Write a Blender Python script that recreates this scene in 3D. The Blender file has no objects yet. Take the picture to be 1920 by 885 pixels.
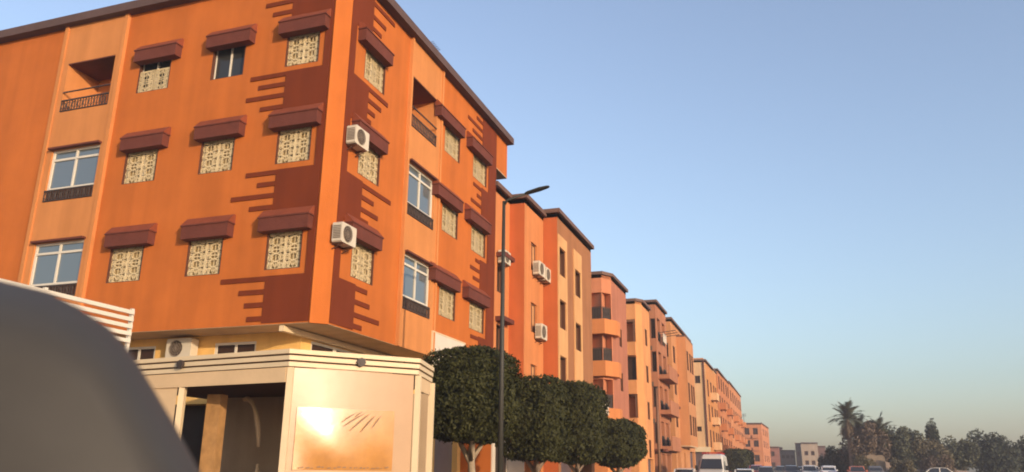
import bpy, math, random
from mathutils import Vector, Matrix
random.seed(7)
sc = bpy.context.scene
col = sc.collection
R = math.radians

# ---------------------------------------------------------------- camera
CAM_Z = 1.25
pitch, yaw, roll = .28619, .3381, .01082
fwd = Vector((-math.sin(yaw) * math.cos(pitch), math.cos(yaw) * math.cos(pitch), math.sin(pitch)))
r0 = fwd.cross(Vector((0, 0, 1))).normalized()
u0 = r0.cross(fwd)
rt = math.cos(roll) * r0 + math.sin(roll) * u0
up = rt.cross(fwd)
cd = bpy.data.cameras.new('camera')
cam = bpy.data.objects.new('camera', cd)
col.objects.link(cam)
cam.matrix_world = Matrix(((rt.x, up.x, -fwd.x, 0), (rt.y, up.y, -fwd.y, 0), (rt.z, up.z, -fwd.z, CAM_Z), (0, 0, 0, 1)))
cd.sensor_width = 36
cd.lens = 1487.1 / 1920 * 36
cd.clip_end = 6000
cd.clip_start = .02
cd.dof.use_dof = True
cd.dof.focus_distance = 26
cd.dof.aperture_fstop = 5.6
sc.camera = cam

# ---------------------------------------------------------------- sky, sun, exposure
SUN_AZ, SUN_EL = R(-35), R(10)               # azimuth measured from +x towards +y
sun_dir = Vector((math.cos(SUN_AZ) * math.cos(SUN_EL), math.sin(SUN_AZ) * math.cos(SUN_EL), math.sin(SUN_EL)))
w = bpy.data.worlds.new('World')
sc.world = w
w.use_nodes = True
nt = w.node_tree
sky = nt.nodes.new('ShaderNodeTexSky')
sky.sky_type = 'NISHITA'
sky.sun_disc = False
sky.sun_elevation = SUN_EL
sky.sun_rotation = math.pi / 2 - SUN_AZ
sky.altitude = 400
sky.air_density = 1.35
sky.dust_density = 2.6
sky.ozone_density = 4.2
bg = nt.nodes['Background']
bg.inputs['Strength'].default_value = .15
hs = nt.nodes.new('ShaderNodeHueSaturation')          # the thin dusty air of the place: a little less saturated, everywhere alike
hs.inputs['Saturation'].default_value = .78
tint = nt.nodes.new('ShaderNodeMix')
tint.data_type = 'RGBA'
tint.blend_type = 'MULTIPLY'
tint.inputs['Factor'].default_value = 1
tint.inputs[7].default_value = (1.085, .988, .97, 1)
nt.links.new(sky.outputs[0], hs.inputs['Color'])
nt.links.new(hs.outputs['Color'], tint.inputs[6])
nt.links.new(tint.outputs[2], bg.inputs['Color'])
sl = bpy.data.lights.new('sun', 'SUN')
sl.energy = 2.0
sl.angle = R(.5)
sl.color = (1, .80, .56)
so = bpy.data.objects.new('sun', sl)
so.rotation_euler = sun_dir.to_track_quat('Z', 'Y').to_euler()
col.objects.link(so)
sc.view_settings.view_transform = 'Standard'
sc.view_settings.look = 'None'
sc.view_settings.exposure = 1.2
sc.view_settings.gamma = 1
sc.cycles.filter_width = 1.9
sc.cycles.max_bounces = 6


# ---------------------------------------------------------------- materials
def mat(name, c, rough=.85, var=.10, scale=1.5, bump=.0, bscale=40, metal=0, ior=1.45, streak=0, coat=0, spec=None):
    m = bpy.data.materials.new(name)
    m.use_nodes = True
    t = m.node_tree
    b = t.nodes['Principled BSDF']
    b.inputs['Roughness'].default_value = rough
    b.inputs['Metallic'].default_value = metal
    b.inputs['IOR'].default_value = ior
    b.inputs['Coat Weight'].default_value = coat
    if spec is not None:
        b.inputs['Specular IOR Level'].default_value = spec
    b.inputs['Base Color'].default_value = (*c, 1)
    geo = t.nodes.new('ShaderNodeNewGeometry')
    if var:
        n = t.nodes.new('ShaderNodeTexNoise')
        n.inputs['Scale'].default_value = scale
        n.inputs['Detail'].default_value = 6
        n.inputs['Roughness'].default_value = .65
        t.links.new(geo.outputs['Position'], n.inputs['Vector'])
        rmp = t.nodes.new('ShaderNodeValToRGB')
        rmp.color_ramp.elements[0].position = .3
        rmp.color_ramp.elements[1].position = .72
        rmp.color_ramp.elements[0].color = (*[x * (1 - var) for x in c], 1)
        rmp.color_ramp.elements[1].color = (*[min(1, x * (1 + var)) for x in c], 1)
        t.links.new(n.outputs['Fac'], rmp.inputs['Fac'])
        last = rmp.outputs['Color']
        if streak:
            mp = t.nodes.new('ShaderNodeMapping')
            mp.inputs['Scale'].default_value = (2.2, 2.2, .16)
            t.links.new(geo.outputs['Position'], mp.inputs['Vector'])
            n2 = t.nodes.new('ShaderNodeTexNoise')
            n2.inputs['Scale'].default_value = 1.0
            n2.inputs['Detail'].default_value = 4
            t.links.new(mp.outputs[0], n2.inputs['Vector'])
            r2 = t.nodes.new('ShaderNodeValToRGB')
            r2.color_ramp.elements[0].position = .35
            r2.color_ramp.elements[1].position = .65
            r2.color_ramp.elements[0].color = (1 - streak, 1 - streak, 1 - streak, 1)
            r2.color_ramp.elements[1].color = (1, 1, 1, 1)
            t.links.new(n2.outputs['Fac'], r2.inputs['Fac'])
            mx = t.nodes.new('ShaderNodeMix')
            mx.data_type = 'RGBA'
            mx.blend_type = 'MULTIPLY'
            mx.inputs['Factor'].default_value = 1
            t.links.new(last, mx.inputs[6])
            t.links.new(r2.outputs['Color'], mx.inputs[7])
            last = mx.outputs[2]
        t.links.new(last, b.inputs['Base Color'])
    if bump:
        n3 = t.nodes.new('ShaderNodeTexNoise')
        n3.inputs['Scale'].default_value = bscale
        n3.inputs['Detail'].default_value = 3
        t.links.new(geo.outputs['Position'], n3.inputs['Vector'])
        bp = t.nodes.new('ShaderNodeBump')
        bp.inputs['Strength'].default_value = bump
        bp.inputs['Distance'].default_value = .02
        t.links.new(n3.outputs['Fac'], bp.inputs['Height'])
        t.links.new(bp.outputs[0], b.inputs['Normal'])
    return m


def stucco(name, c, streak=.14, var=.09):
    return mat(name, c, .9, var, .7, .25, 30, streak=streak, spec=.25)


M = dict(
    orange=stucco('orange_stucco', (.455, .122, .022)),
    brown=stucco('brown_paint', (0.15, 0.027, 0.0065)),
    hood=mat('hood_tile', (0.118, 0.031, 0.019), .8, .15, 3, .4, 18, spec=.3),
    ridge=mat('lit_hood_ridge', (0.2, 0.045, 0.018), .8, .15, 3, spec=.3),  # lighter than the hood: light on the slope is put into the colour
    yellow=stucco('yellow_stucco', (0.52, 0.2, 0.062)),
    soffit=stucco('soffit_paint', (0.5, 0.35, 0.22)),
    cornice=mat('cornice_brown', (0.085, 0.048, 0.042), .8, .15, 2),
    lining=mat('window_lining_and_shade', (.085, .028, .012), .8, .1),
    white=mat('white_frame', (0.577, 0.518, 0.429), .5, .05),
    cream=mat('cream_iron', (0.62, 0.48, 0.27), .5, .08),
    pane=mat('window_glass', (.030, .030, .030), .06, 0, ior=1.5),
    curtain=mat('curtain_glass', (0.36, 0.255, 0.115), .35, .25, 9),
    sky_glass=mat('reflective_glass', (.10, .12, .13), .05, 0, ior=2.3),
    dark=mat('dark_interior', (.035, .022, .016), .9, .2),
    iron=mat('railing_iron', (.045, .030, .024), .6, .1),
    ac=mat('ac_casing', (0.518, 0.444, 0.340), .5, .05),
    acdark=mat('ac_grille', (.16, .12, .09), .6, .1),
    steel=mat('galvanised', (.20, .18, .17), .55, .1, metal=.3),
    fascia=mat('cream_board', (0.62, 0.47, 0.29), .6, .06),
    awn=mat('awning_cloth', (0.6, 0.41, 0.23), .75, .06, 2, .3, 6),
    vinyl=mat('vinyl_sheet', (0.4, 0.245, 0.14), .30, .05, 2, .15, 3.0, spec=.28),
    clear=mat('vinyl_reflected_orange', (0.4, 0.17, 0.035), .16, .15, 3, .08, 4, spec=.8),  # orange of the reflected sky is put into this base colour
    wood=mat('varnished_wood', (.36, .19, .07), .5, .25, 5),
    signw=mat('sign_white', (0.592, 0.503, 0.407), .6, .05),
    trunk=mat('bark', (.20, .14, .10), .9, .3, 6, .5, 20),
    limed=mat('limewashed_bark', (0.28, 0.21, 0.14), .9, .2, 6, .4, 20),
    asphalt=mat('asphalt', (.05, .05, .05), .9, .2, 3, .4, 60),
    paving=mat('paving', (.28, .23, .19), .9, .15, 2, .2, 30),
    earth=mat('dry_earth', (.30, .20, .13), .95, .25, .6, .5, 8),
    kerb=mat('kerb_stone', (.35, .31, .27), .9, .1),
    paint=mat('road_paint', (.7, .7, .68), .8, .15, 8),
    tyre=mat('tyre_rubber', (.02, .02, .02), .85, .1),
    carglass=mat('car_glass', (.025, .025, .028), .04, 0, ior=1.6),
    chrome=mat('wheel_metal', (.45, .45, .45), .35, 0, metal=.8),
    row_cornice=mat('row_cornice_paint', (.125, .066, .048), .8, .15, 2),
    zigzag=mat('dark_zigzag_paint', (.115, .075, .052), .85, .1),
    print_and_reflection=mat('brown_print_and_reflection', (.17, .085, .03), .5, .1),  # colours the printed marks and the painted frond reflections
    shop=stucco('shop_yellow', (.72, .42, .13)),
    darkpane=mat('dark_matt_glass', (.040, .020, .013), .45, .15, 3, spec=.25),  # dull dark brown pane with little reflection
    lamp=mat('headlight_glass', (.7, .7, .65), .15, 0),
    tail=mat('red_lens', (.35, .02, .02), .3, 0),
    trim=mat('grey_trim', (0.05, 0.044, 0.038), .62, .06, 30, spec=.3),
)


def leafmat(name, c1, c2):
    m = bpy.data.materials.new(name)
    m.use_nodes = True
    t = m.node_tree
    b = t.nodes['Principled BSDF']
    b.inputs['Roughness'].default_value = .7
    b.inputs['Specular IOR Level'].default_value = .2
    geo = t.nodes.new('ShaderNodeNewGeometry')
    rp = t.nodes.new('ShaderNodeValToRGB')
    rp.color_ramp.elements[0].color = (*c1, 1)
    rp.color_ramp.elements[1].color = (*c2, 1)
    n = t.nodes.new('ShaderNodeTexNoise')
    n.inputs['Scale'].default_value = 2.2
    n.inputs['Detail'].default_value = 5
    t.links.new(geo.outputs['Position'], n.inputs['Vector'])
    a = t.nodes.new('ShaderNodeMath')
    a.operation = 'ADD'
    a.inputs[1].default_value = -.25
    t.links.new(n.outputs['Fac'], a.inputs[0])
    q = t.nodes.new('ShaderNodeMath')
    q.operation = 'MULTIPLY_ADD'
    q.inputs[1].default_value = .5
    t.links.new(geo.outputs['Random Per Island'], q.inputs[0])
    t.links.new(a.outputs[0], q.inputs[2])
    t.links.new(q.outputs[0], rp.inputs['Fac'])
    t.links.new(rp.outputs['Color'], b.inputs['Base Color'])
    return m


M['ficus'] = leafmat('ficus_leaf', (.011, .0125, .0035), (.056, .054, .013))
M['palm_leaf'] = leafmat('palm_leaf', (.050, .055, .036), (.100, .098, .064))
M['dead_frond'] = leafmat('dead_frond', (.085, .060, .042), (.160, .115, .080))
M['olive_leaf'] = leafmat('olive_leaf', (.050, .056, .034), (.105, .102, .060))
M['dark_leaf'] = leafmat('dark_leaf', (.026, .032, .022), (.060, .066, .042))
M['brush'] = leafmat('dry_brush', (.07, .06, .035), (.145, .118, .068))


# ---------------------------------------------------------------- mesh helpers
class MB:
    def __init__(s):
        s.v, s.f = [], []

    def quad(s, *p):
        n = len(s.v)
        s.v += [tuple(q) for q in p]
        s.f.append(tuple(range(n, n + len(p))))

    def box(s, x0, x1, y0, y1, z0, z1):
        n = len(s.v)
        s.v += [(x0, y0, z0), (x1, y0, z0), (x1, y1, z0), (x0, y1, z0), (x0, y0, z1), (x1, y0, z1), (x1, y1, z1), (x0, y1, z1)]
        s.f += [tuple(n + i for i in f) for f in ((0, 3, 2, 1), (4, 5, 6, 7), (0, 1, 5, 4), (1, 2, 6, 5), (2, 3, 7, 6), (3, 0, 4, 7))]
        return s

    def prism(s, poly, a, b, axis='x'):
        """poly of 2D points extruded from a to b; axis x: poly=(y,z); axis z: poly=(x,y); axis y: poly=(x,z)"""
        n, k = len(s.v), len(poly)
        for t in (a, b):
            for p in poly:
                s.v.append((t, p[0], p[1]) if axis == 'x' else (p[0], p[1], t) if axis == 'z' else (p[0], t, p[1]))
        s.f += [tuple(n + i for i in range(k))[::-1], tuple(n + k + i for i in range(k))]
        s.f += [(n + i, n + (i + 1) % k, n + k + (i + 1) % k, n + k + i) for i in range(k)]
        return s

    def tube(s, path, r, k=8, caps=True):
        path = [Vector(p) for p in path]
        rr = r if isinstance(r, (list, tuple)) else [r] * len(path)
        n = len(s.v)
        for i, p in enumerate(path):
            t = (path[min(i + 1, len(path) - 1)] - path[max(i - 1, 0)]).normalized()
            a = t.cross(Vector((0, 0, 1)) if abs(t.z) < .9 else Vector((1, 0, 0))).normalized()
            b = t.cross(a)
            for j in range(k):
                th = 2 * math.pi * j / k
                s.v.append(tuple(p + rr[i] * (math.cos(th) * a + math.sin(th) * b)))
        for i in range(len(path) - 1):
            for j in range(k):
                s.f.append((n + i * k + j, n + i * k + (j + 1) % k, n + (i + 1) * k + (j + 1) % k, n + (i + 1) * k + j))
        if caps:
            s.f.append(tuple(n + j for j in range(k))[::-1])
            s.f.append(tuple(n + (len(path) - 1) * k + j for j in range(k)))
        return s

    def mesh(s, name, m, smooth=False, fix=True):
        me = bpy.data.meshes.new(name)
        me.from_pydata(s.v, [], s.f)
        if fix and len(s.f) < 60000:
            import bmesh
            bm = bmesh.new()
            bm.from_mesh(me)
            bmesh.ops.recalc_face_normals(bm, faces=bm.faces)
            bm.to_mesh(me)
            bm.free()
        me.materials.append(m)
        if smooth:
            for p in me.polygons:
                p.use_smooth = True
        me.update()
        return me

    def build(s, name, m, parent=None, loc=None, rz=0, smooth=False, fix=True):
        return obj(name, s.mesh(name, m, smooth, fix), parent, loc, rz)


def obj(name, me, parent=None, loc=None, rz=0):
    o = bpy.data.objects.new(name, me)
    col.objects.link(o)
    if loc is not None:
        o.location = loc
    o.rotation_euler.z = rz
    if parent is not None:
        o.parent = parent
    return o


def tag(o, label, cat, group=None):
    o['label'] = label
    o['category'] = cat
    if group:
        o['group'] = group
    return o


def thing(name, label, cat, loc=(0, 0, 0), rz=0, group=None):
    o = bpy.data.objects.new(name, None)
    o.empty_display_size = .2
    col.objects.link(o)
    o.location = loc
    o.rotation_euler.z = rz
    return tag(o, label, cat, group)


def struct(o):
    o['kind'] = 'structure'
    return o


def copy_tree(o, parent=None):
    c = o.copy()
    col.objects.link(c)
    if parent is not None:
        c.parent = parent
    for ch in list(o.children):
        copy_tree(ch, c)
    return c


class Fac:
    """a facade: local x along it, local -y outwards, z up"""
    def __init__(s, root, ox, oy, ang):
        s.root, s.o, s.a = root, Vector((ox, oy, 0)), ang
        s.U = Vector((math.cos(ang), math.sin(ang), 0))
        s.N = Vector((math.sin(ang), -math.cos(ang), 0))

    def pt(s, u, z, d=0):
        return s.o + s.U * u + s.N * d + Vector((0, 0, z))

    def put(s, name, me, u=0, z=0, d=0, root=None):
        r = root or s.root
        return obj(name, me, r, s.pt(u, z, d) - (r.location if r else Vector()), s.a)

    def mb(s, name, b, m, root=None, smooth=False):
        return s.put(name, b.mesh(name, m, smooth), root=root)

    def world(s, name, me, u, z, d=0):                         # top-level
        return obj(name, me, None, s.pt(u, z, d), s.a)


def wall_mesh(name, m, u0, u1, z0, z1, holes, depth=.16):
    b = MB()
    us = sorted({u0, u1, *[h[0] for h in holes], *[h[1] for h in holes]})
    zs = sorted({z0, z1, *[h[2] for h in holes], *[h[3] for h in holes]})
    vi = {}

    def V(i, j):
        if (i, j) not in vi:
            vi[(i, j)] = len(b.v)
            b.v.append((us[i], 0, zs[j]))
        return vi[(i, j)]
    for i in range(len(us) - 1):
        for j in range(len(zs) - 1):
            cu, cz = (us[i] + us[i + 1]) / 2, (zs[j] + zs[j + 1]) / 2
            if any(h[0] < cu < h[1] and h[2] < cz < h[3] for h in holes):
                continue
            b.f.append((V(i, j), V(i + 1, j), V(i + 1, j + 1), V(i, j + 1)))
    for h in holes:
        d = h[4] if len(h) > 4 else depth
        a, c, e, f = h[:4]
        b.quad((a, 0, e), (a, 0, f), (a, d, f), (a, d, e))
        b.quad((c, 0, f), (c, 0, e), (c, d, e), (c, d, f))
        b.quad((a, 0, f), (c, 0, f), (c, d, f), (a, d, f))
        b.quad((c, 0, e), (a, 0, e), (a, d, e), (c, d, e))
    me = b.mesh(name, m, fix=False)
    return me


# ---------------------------------------------------------------- window kit (meshes cached and shared)
cache = {}


def C(key, fn):
    if key not in cache:
        cache[key] = fn()
    return cache[key]


def grille_mesh(w, h):
    b = MB()

    def rib(pts, t=.011, y=0):
        for (x0, z0), (x1, z1) in zip(pts[:-1], pts[1:]):
            dx, dz = x1 - x0, z1 - z0
            L = math.hypot(dx, dz) or 1
            nx, nz = -dz / L * t, dx / L * t
            n = len(b.v)
            for yy in (y - .009, y + .009):
                b.v += [(x0 + nx, yy, z0 + nz), (x0 - nx, yy, z0 - nz), (x1 - nx, yy, z1 - nz), (x1 + nx, yy, z1 + nz)]
            b.f += [(n, n + 1, n + 2, n + 3), (n, n + 4, n + 5, n + 1), (n + 2, n + 6, n + 7, n + 3), (n + 7, n + 6, n + 5, n + 4)]

    def arc(cx, cz, r, a0, a1, k=8, sq=1):
        return [(cx + r * math.cos(a0 + (a1 - a0) * i / k), cz + r * sq * math.sin(a0 + (a1 - a0) * i / k)) for i in range(k + 1)]
    for a, c in ((.02, w / 2 - .012), (w / 2 + .012, w - .02)):
        e, f = .02, h - .02
        rib([(a, e), (c, e), (c, f), (a, f), (a, e)], .024)
        m = (a + c) / 2
        q = (c - a) / 4
        for x in (a + q, m, c - q):
            rib([(x, e), (x, f)], .007)
        rows = 5
        hh = (f - e) / rows
        for k in range(rows):
            z = e + hh * (k + .5)
            rib(arc(m, z, q * 1.25, 0, 2 * math.pi, 10, hh / (2.5 * q)), .010, -.004)
            rib([(a, z), (m, z + hh / 2), (c, z), (m, z - hh / 2), (a, z)], .009, .004)
            for sx in (-1, 1):
                rib(arc(m + sx * q * 1.3, z, q * .6, 0, 2 * math.pi, 8), .009, -.008)
        rib([(a, (e + f) / 2), (c, (e + f) / 2)], .014)
        for sx in (-1, 1):
            rib(arc(m + sx * q, e + hh * .35, q * .8, 0, math.pi), .014)
            rib(arc(m + sx * q, f - hh * .35, q * .8, math.pi, 2 * math.pi), .014)
    return b.mesh('grille', M['cream'])


def frame_mesh(w, h, t, m, mull=1, rail=None):
    b = MB()
    b.box(0, t, -.02, .03, 0, h)
    b.box(w - t, w, -.02, .03, 0, h)
    b.box(t, w - t, -.02, .03, 0, t)
    b.box(t, w - t, -.02, .03, h - t, h)
    for k in range(mull):
        x = w * (k + 1) / (mull + 1)
        b.box(x - t * .45, x + t * .45, -.018, .028, t, h - t)
    if rail:
        xs = [0] + [w * (k + 1) / (mull + 1) for k in range(mull)] + [w]
        for a, c in zip(xs[:-1], xs[1:]):
            b.box(a + t * (1 if a == 0 else .45), c - t * (1 if c == w else .45), -.017, .027, rail - t * .5, rail + t * .5)
    return b.mesh('window', m)


def pane_mesh(w, h, m):
    return MB().box(.005, w - .005, 0, .012, .005, h - .005).mesh('pane', m)


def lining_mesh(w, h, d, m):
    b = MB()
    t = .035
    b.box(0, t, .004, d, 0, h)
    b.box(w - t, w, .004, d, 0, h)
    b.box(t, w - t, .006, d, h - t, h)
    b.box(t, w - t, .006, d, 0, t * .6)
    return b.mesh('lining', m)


def window(f, u, z, w, h, kind='grille', d=.13, fm='white', pm='pane', mull=1, rail=None, lining=True, t=.05, root=None):
    key = (round(w, 2), round(h, 2))
    o = f.put('window', C(('f', key, t, fm, mull, rail), lambda: frame_mesh(w, h, t, M[fm], mull, rail)), u, z, -d, root)
    pmn = 'curtain' if kind == 'grille' else pm
    obj('pane', C(('p', key, pmn), lambda: pane_mesh(w, h, M[pmn])), o, (0, .022, 0))
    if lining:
        obj('lining', C(('l', key, d), lambda: lining_mesh(w, h, d + .03, M['lining'])), o, (0, -d, 0))  # on the row windows, put in dark to darken the recesses
    if kind == 'grille':
        obj('grille', C(('g', key), lambda: grille_mesh(w, h)), o, (0, -.05, 0))
    return o


def hood(f, u0, u1, zt, d=.27, hh=.40):
    wd = u1 - u0

    def body():
        b = MB()
        b.prism([(0, -hh), (-d, -hh), (-d, 0), (0, 0)], 0, wd)
        b.box(-.03, wd + .03, -d - .025, 0, -.035, .0)
        return b.mesh('hood', M['hood'])

    def ridge():
        b = MB()
        b.prism([(0, .004), (-d - .02, .004), (-.07, .25), (0, .25)], -.02, wd + .02)
        return b.mesh('ridge', M['ridge'])
    o = f.put('hood', C(('hood', round(wd, 2)), body), u0, zt)
    obj('ridge', C(('ridge', round(wd, 2)), ridge), o)
    return o


def railing(f, u0, u1, z0, z1, d=0., m='iron', name='railing', step=.11):
    b = MB()
    b.box(u0, u1, -.02, .02, z1 - .04, z1)
    b.box(u0, u1, -.02, .02, z0, z0 + .03)
    n = max(2, int((u1 - u0) / step))
    for i in range(n + 1):
        x = u0 + .01 + (u1 - u0 - .02) * i / n
        b.box(x - .010, x + .010, -.012, .012, z0 + .03, z1 - .04)
    for i in range(n // 2):
        x = u0 + (u1 - u0) * (2 * i + 1) / n
        zc = (z0 + z1) / 2
        pts = [(x + .09 * math.cos(a), 0, zc + .12 * math.sin(a)) for a in [k * math.pi / 4 for k in range(9)]]
        b.tube(pts, .011, 4)
    return f.put(name, b.mesh(name, M[m]), 0, 0, d)


def air_con(f, u, z, w=.74, h=.54, d=.29, label='', group=None):
    o = thing('air_conditioner', label, 'air conditioner', f.pt(u, z, .06), f.a, group)

    def body():
        b = MB()
        c = .03
        b.prism([(c, 0), (w - c, 0), (w, c), (w, h - c), (w - c, h), (c, h), (0, h - c), (0, c)], 0, -d, 'y')
        for i in range(7):
            b.box(-.006, 0, -d * .85, -d * .15, h * .2 + i * h * .09, h * .2 + i * h * .09 + .02)
        return b.mesh('casing', M['ac'])

    def guard():
        b = MB()
        cx, cz, r = w * .40, h * .5, h * .40
        for q in (1, .72, .42):
            pts = [(cx + r * q * math.cos(a), -d - .012, cz + r * q * math.sin(a)) for a in [k * math.pi / 10 for k in range(21)]]
            b.tube(pts, .010, 5)
        for k in range(6):
            a = k * math.pi / 6
            b.tube([(cx - r * math.cos(a), -d - .012, cz - r * math.sin(a)), (cx + r * math.cos(a), -d - .012, cz + r * math.sin(a))], .007, 4)
        return b.mesh('fan_guard', M['acdark'])

    def fan():
        b = MB()
        cx, cz, r = w * .40, h * .5, h * .37
        b.prism([(cx + r * math.cos(a), cz + r * math.sin(a)) for a in [k * math.pi / 10 for k in range(20)]], -d - .004, -d + .01, 'y')
        return b.mesh('fan', M['dark'])

    def vent():
        b = MB()
        for i in range(8):
            b.box(-.012, -.001, -d * .9, -d * .1, h * .18 + i * h * .085, h * .18 + i * h * .085 + .028)
        return b.mesh('side_vent', M['acdark'])

    def br():
        b = MB()
        b.box(0, .04, -d * .95, .05, -.045, -.002)
        b.prism([(.05, -.17), (.05, -.135), (-d * .72, -.045), (-d * .82, -.045)], .006, .030)
        return b.mesh('bracket', M['lining'])
    obj('casing', C(('acb', w, h), body), o)
    obj('fan_guard', C(('acg', w, h), guard), o)
    obj('fan', C(('acf', w, h), fan), o)
    obj('side_vent', C(('acv', w, h), vent), o)
    for x in (.1, w - .14):
        obj('bracket', C(('acbr', w, h), br), o, (x, 0, 0))
    return o


# ================================================================ ground, road, pavements
def sheet(name, pts, z, m):
    b = MB()
    b.quad(*[(x, y, z) for x, y in pts])
    return struct(b.build(name, m))


sheet('ground', [(-900, -300), (900, -300), (900, 2500), (-900, 2500)], -.012, M['earth'])


def rise(y):                                   # the street climbs a little towards its far end
    t = min(1, max(0, (y - 66) / 34))
    return .55 * t * t * (3 - 2 * t)


def strip_along(name, x0, x1, top, bottom, m):
    b = MB()
    ys = [-60, 0, 40] + list(range(64, 104, 3)) + [140, 220, 330]
    for y in ys:
        z = rise(y)
        b.v += [(x0, y, z + top), (x1, y, z + top), (x1, y, bottom), (x0, y, bottom)]
    for k in range(len(ys) - 1):
        for q in range(4):
            b.f.append((4 * k + q, 4 * k + (q + 1) % 4, 4 * k + 4 + (q + 1) % 4, 4 * k + 4 + q))
    b.f += [(0, 1, 2, 3), tuple(4 * (len(ys) - 1) + q for q in (3, 2, 1, 0))]
    return struct(b.build(name, m))


strip_along('road', -6.2, 3.4, 0, -.4, M['asphalt'])
b = MB()
for k in range(-6, 46):
    y0_, y1_ = k * 7., k * 7. + 3
    b.quad((-1.47, y0_, rise(y0_) + .005), (-1.33, y0_, rise(y0_) + .005), (-1.33, y1_, rise(y1_) + .005), (-1.47, y1_, rise(y1_) + .005))
struct(b.build('road_markings', M['paint']))
strip_along('pavement', -40, -6.42, .13, -.4, M['paving'])
strip_along('kerb', -6.42, -6.2, .14, -.39, M['kerb'])
strip_along('kerb', 3.4, 3.62, .13, -.39, M['kerb'])

# ================================================================ building A, the orange corner block
YL, XR = 17.2, -11.17
A = thing('apartment_building', 'large orange corner apartment block with stepped brown bands and brown window hoods', 'building', (-14, 20, 0))
FL = Fac(A, 0, YL, 0)
FR = Fac(A, XR, 0, math.pi / 2)
FC = Fac(A, -11.49, YL, math.pi / 4)
ZS, ZT = 4.8, 15.18
rows = [6.27, 9.29, 12.29]
hz = [7.68, 10.68, 13.64]
LW = [(-18.45, -17.22), (-15.66, -14.48), (-13.05, -11.93)]
LH = [(-18.45, -16.87), (-15.73, -14.17), (-13.18, -11.63)]
RW = [(18.46, 19.72), (24.30, 25.72), (27.05, 28.55)]
RH = [(17.98, 19.68), (23.38, 25.56), (26.32, 28.5)]
holesL = [(a, c, z, z + 1.15) for z in rows for a, c in LW] + [(-27.0, -25.8, z, z + 1.15) for z in rows] + [(-29.6, -28.4, z, z + 1.15) for z in rows]
bayL = [(-21.4, -19.45, z, z + 1.72, 1.3 if k == 2 else .2) for k, z in enumerate((5.95, 9.0, 12.04))]
FL.put('wall', wall_mesh('wall', M['orange'], -19.2, -11.49, ZS, ZT, [h for h in holesL if h[0] > -19]))
FL.put('wall', wall_mesh('wall', M['orange'], -30, -21.7, ZS, ZT, [h for h in holesL if h[0] < -22]))
FL.put('bay_wall', wall_mesh('bay_wall', M['yellow'], -21.7, -19.2, ZS - .02, ZT, bayL), d=.07)
b = MB()
for x in (-21.7, -19.2):
    b.box(x - .07, x + .07, -.12, .0, ZS - .02, ZT)
FL.mb('bay_edge', b, M['yellow'])
FC.mb('pilaster', MB().box(-.02, .4725, -.05, .02, ZS - .02, ZT), M['orange'])
holesR = [(a, c, z, z + 1.15) for z in rows for a, c in RW]
FR.put('wall', wall_mesh('wall', M['orange'], 17.52, 21.33, ZS, ZT, [h for h in holesR if h[0] < 21]))
FR.put('wall', wall_mesh('wall', M['orange'], 23.8, 29.62, ZS, ZT, [h for h in holesR if h[0] > 23]))
bayR = [(21.46, 23.42, z, z + 1.78, 1.3 if k == 2 else .2) for k, z in enumerate((5.95, 9.0, 12.04))]
FR.put('bay_wall', wall_mesh('bay_wall', M['yellow'], 21.33, 23.8, ZS - .02, ZT, bayR), d=.07)
b = MB()
b.box(21.27, 21.39, -.12, 0, ZS - .02, ZT)
b.box(23.74, 23.86, -.12, 0, ZS - .02, ZT)
FR.mb('bay_edge', b, M['yellow'])
# far corner box that overhangs the neighbour
FR.mb('corner_box', MB().box(29.62, 31.0, 0, 2.5, 13.62, ZT), M['orange'])
FR.mb('corner_box_soffit', MB().box(29.60, 31.0, -.003, 2.4, 13.585, 13.62), M['soffit'])
# closing walls, roof, soffit
b = MB()
b.quad((XR, 29.62, 0), (-30, 29.62, 0), (-30, 29.62, ZT), (XR, 29.62, ZT))
b.quad((-30, YL, 0), (-30, 29.62, 0), (-30, 29.62, ZT), (-30, YL, ZT))
obj('rear_wall', b.mesh('rear_wall', M['orange'], fix=False), A, -A.location)
foot = [(-30, YL), (-11.49, YL), (XR, 17.52), (XR, 29.62), (-30, 29.62)]
obj('soffit', MB().prism([(-30, YL + .01), (-11.49, YL + .01), (XR - .01, 17.53), (XR - .01, 29.6), (-30, 29.6)], ZS - .01, ZS + .15, 'z').mesh('soffit', M['soffit']), A, -A.location)
obj('roof', MB().prism([(-29.9, YL + .1), (-11.5, YL + .1), (XR - .1, 17.6), (XR - .1, 29.5), (-29.9, 29.5)], ZT - .3, ZT - .01, 'z').mesh('roof', M['soffit']), A, -A.location)
cz0, cz1 = ZT, 15.47
obj('cornice', MB().prism([(-30, YL - .3), (-11.36, YL - .3), (XR + .3, 17.39), (XR + .3, 31.05), (-14, 31.05), (-14, 29.7), (-30, 29.7)], cz0, cz1, 'z').mesh('cornice', M['cornice']), A, -A.location)

for k in range(3):
    for i, (a, c) in enumerate(LW):
        if k == 2 and i == 1:
            window(FL, a, rows[k], c - a, 1.15, 'plain')
        elif k == 2 and i == 0:
            window(FL, a, rows[k], c - a, 1.15, 'plain')
            o = FL.put('window_grille', C(('g2',), lambda: grille_mesh(1.2, .72)), a, rows[k] + .02, -.05)
        else:
            window(FL, a, rows[k], c - a, 1.15)
        hood(FL, *LH[i], hz[k])
    for a in (-27.0, -29.6):
        window(FL, a, rows[k], 1.2, 1.15)
        hood(FL, a - .2, a + 1.4, hz[k])
    for i, (a, c) in enumerate(RW):
        window(FR, a, rows[k], c - a, 1.15)
        hood(FR, *RH[i], hz[k])


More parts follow.
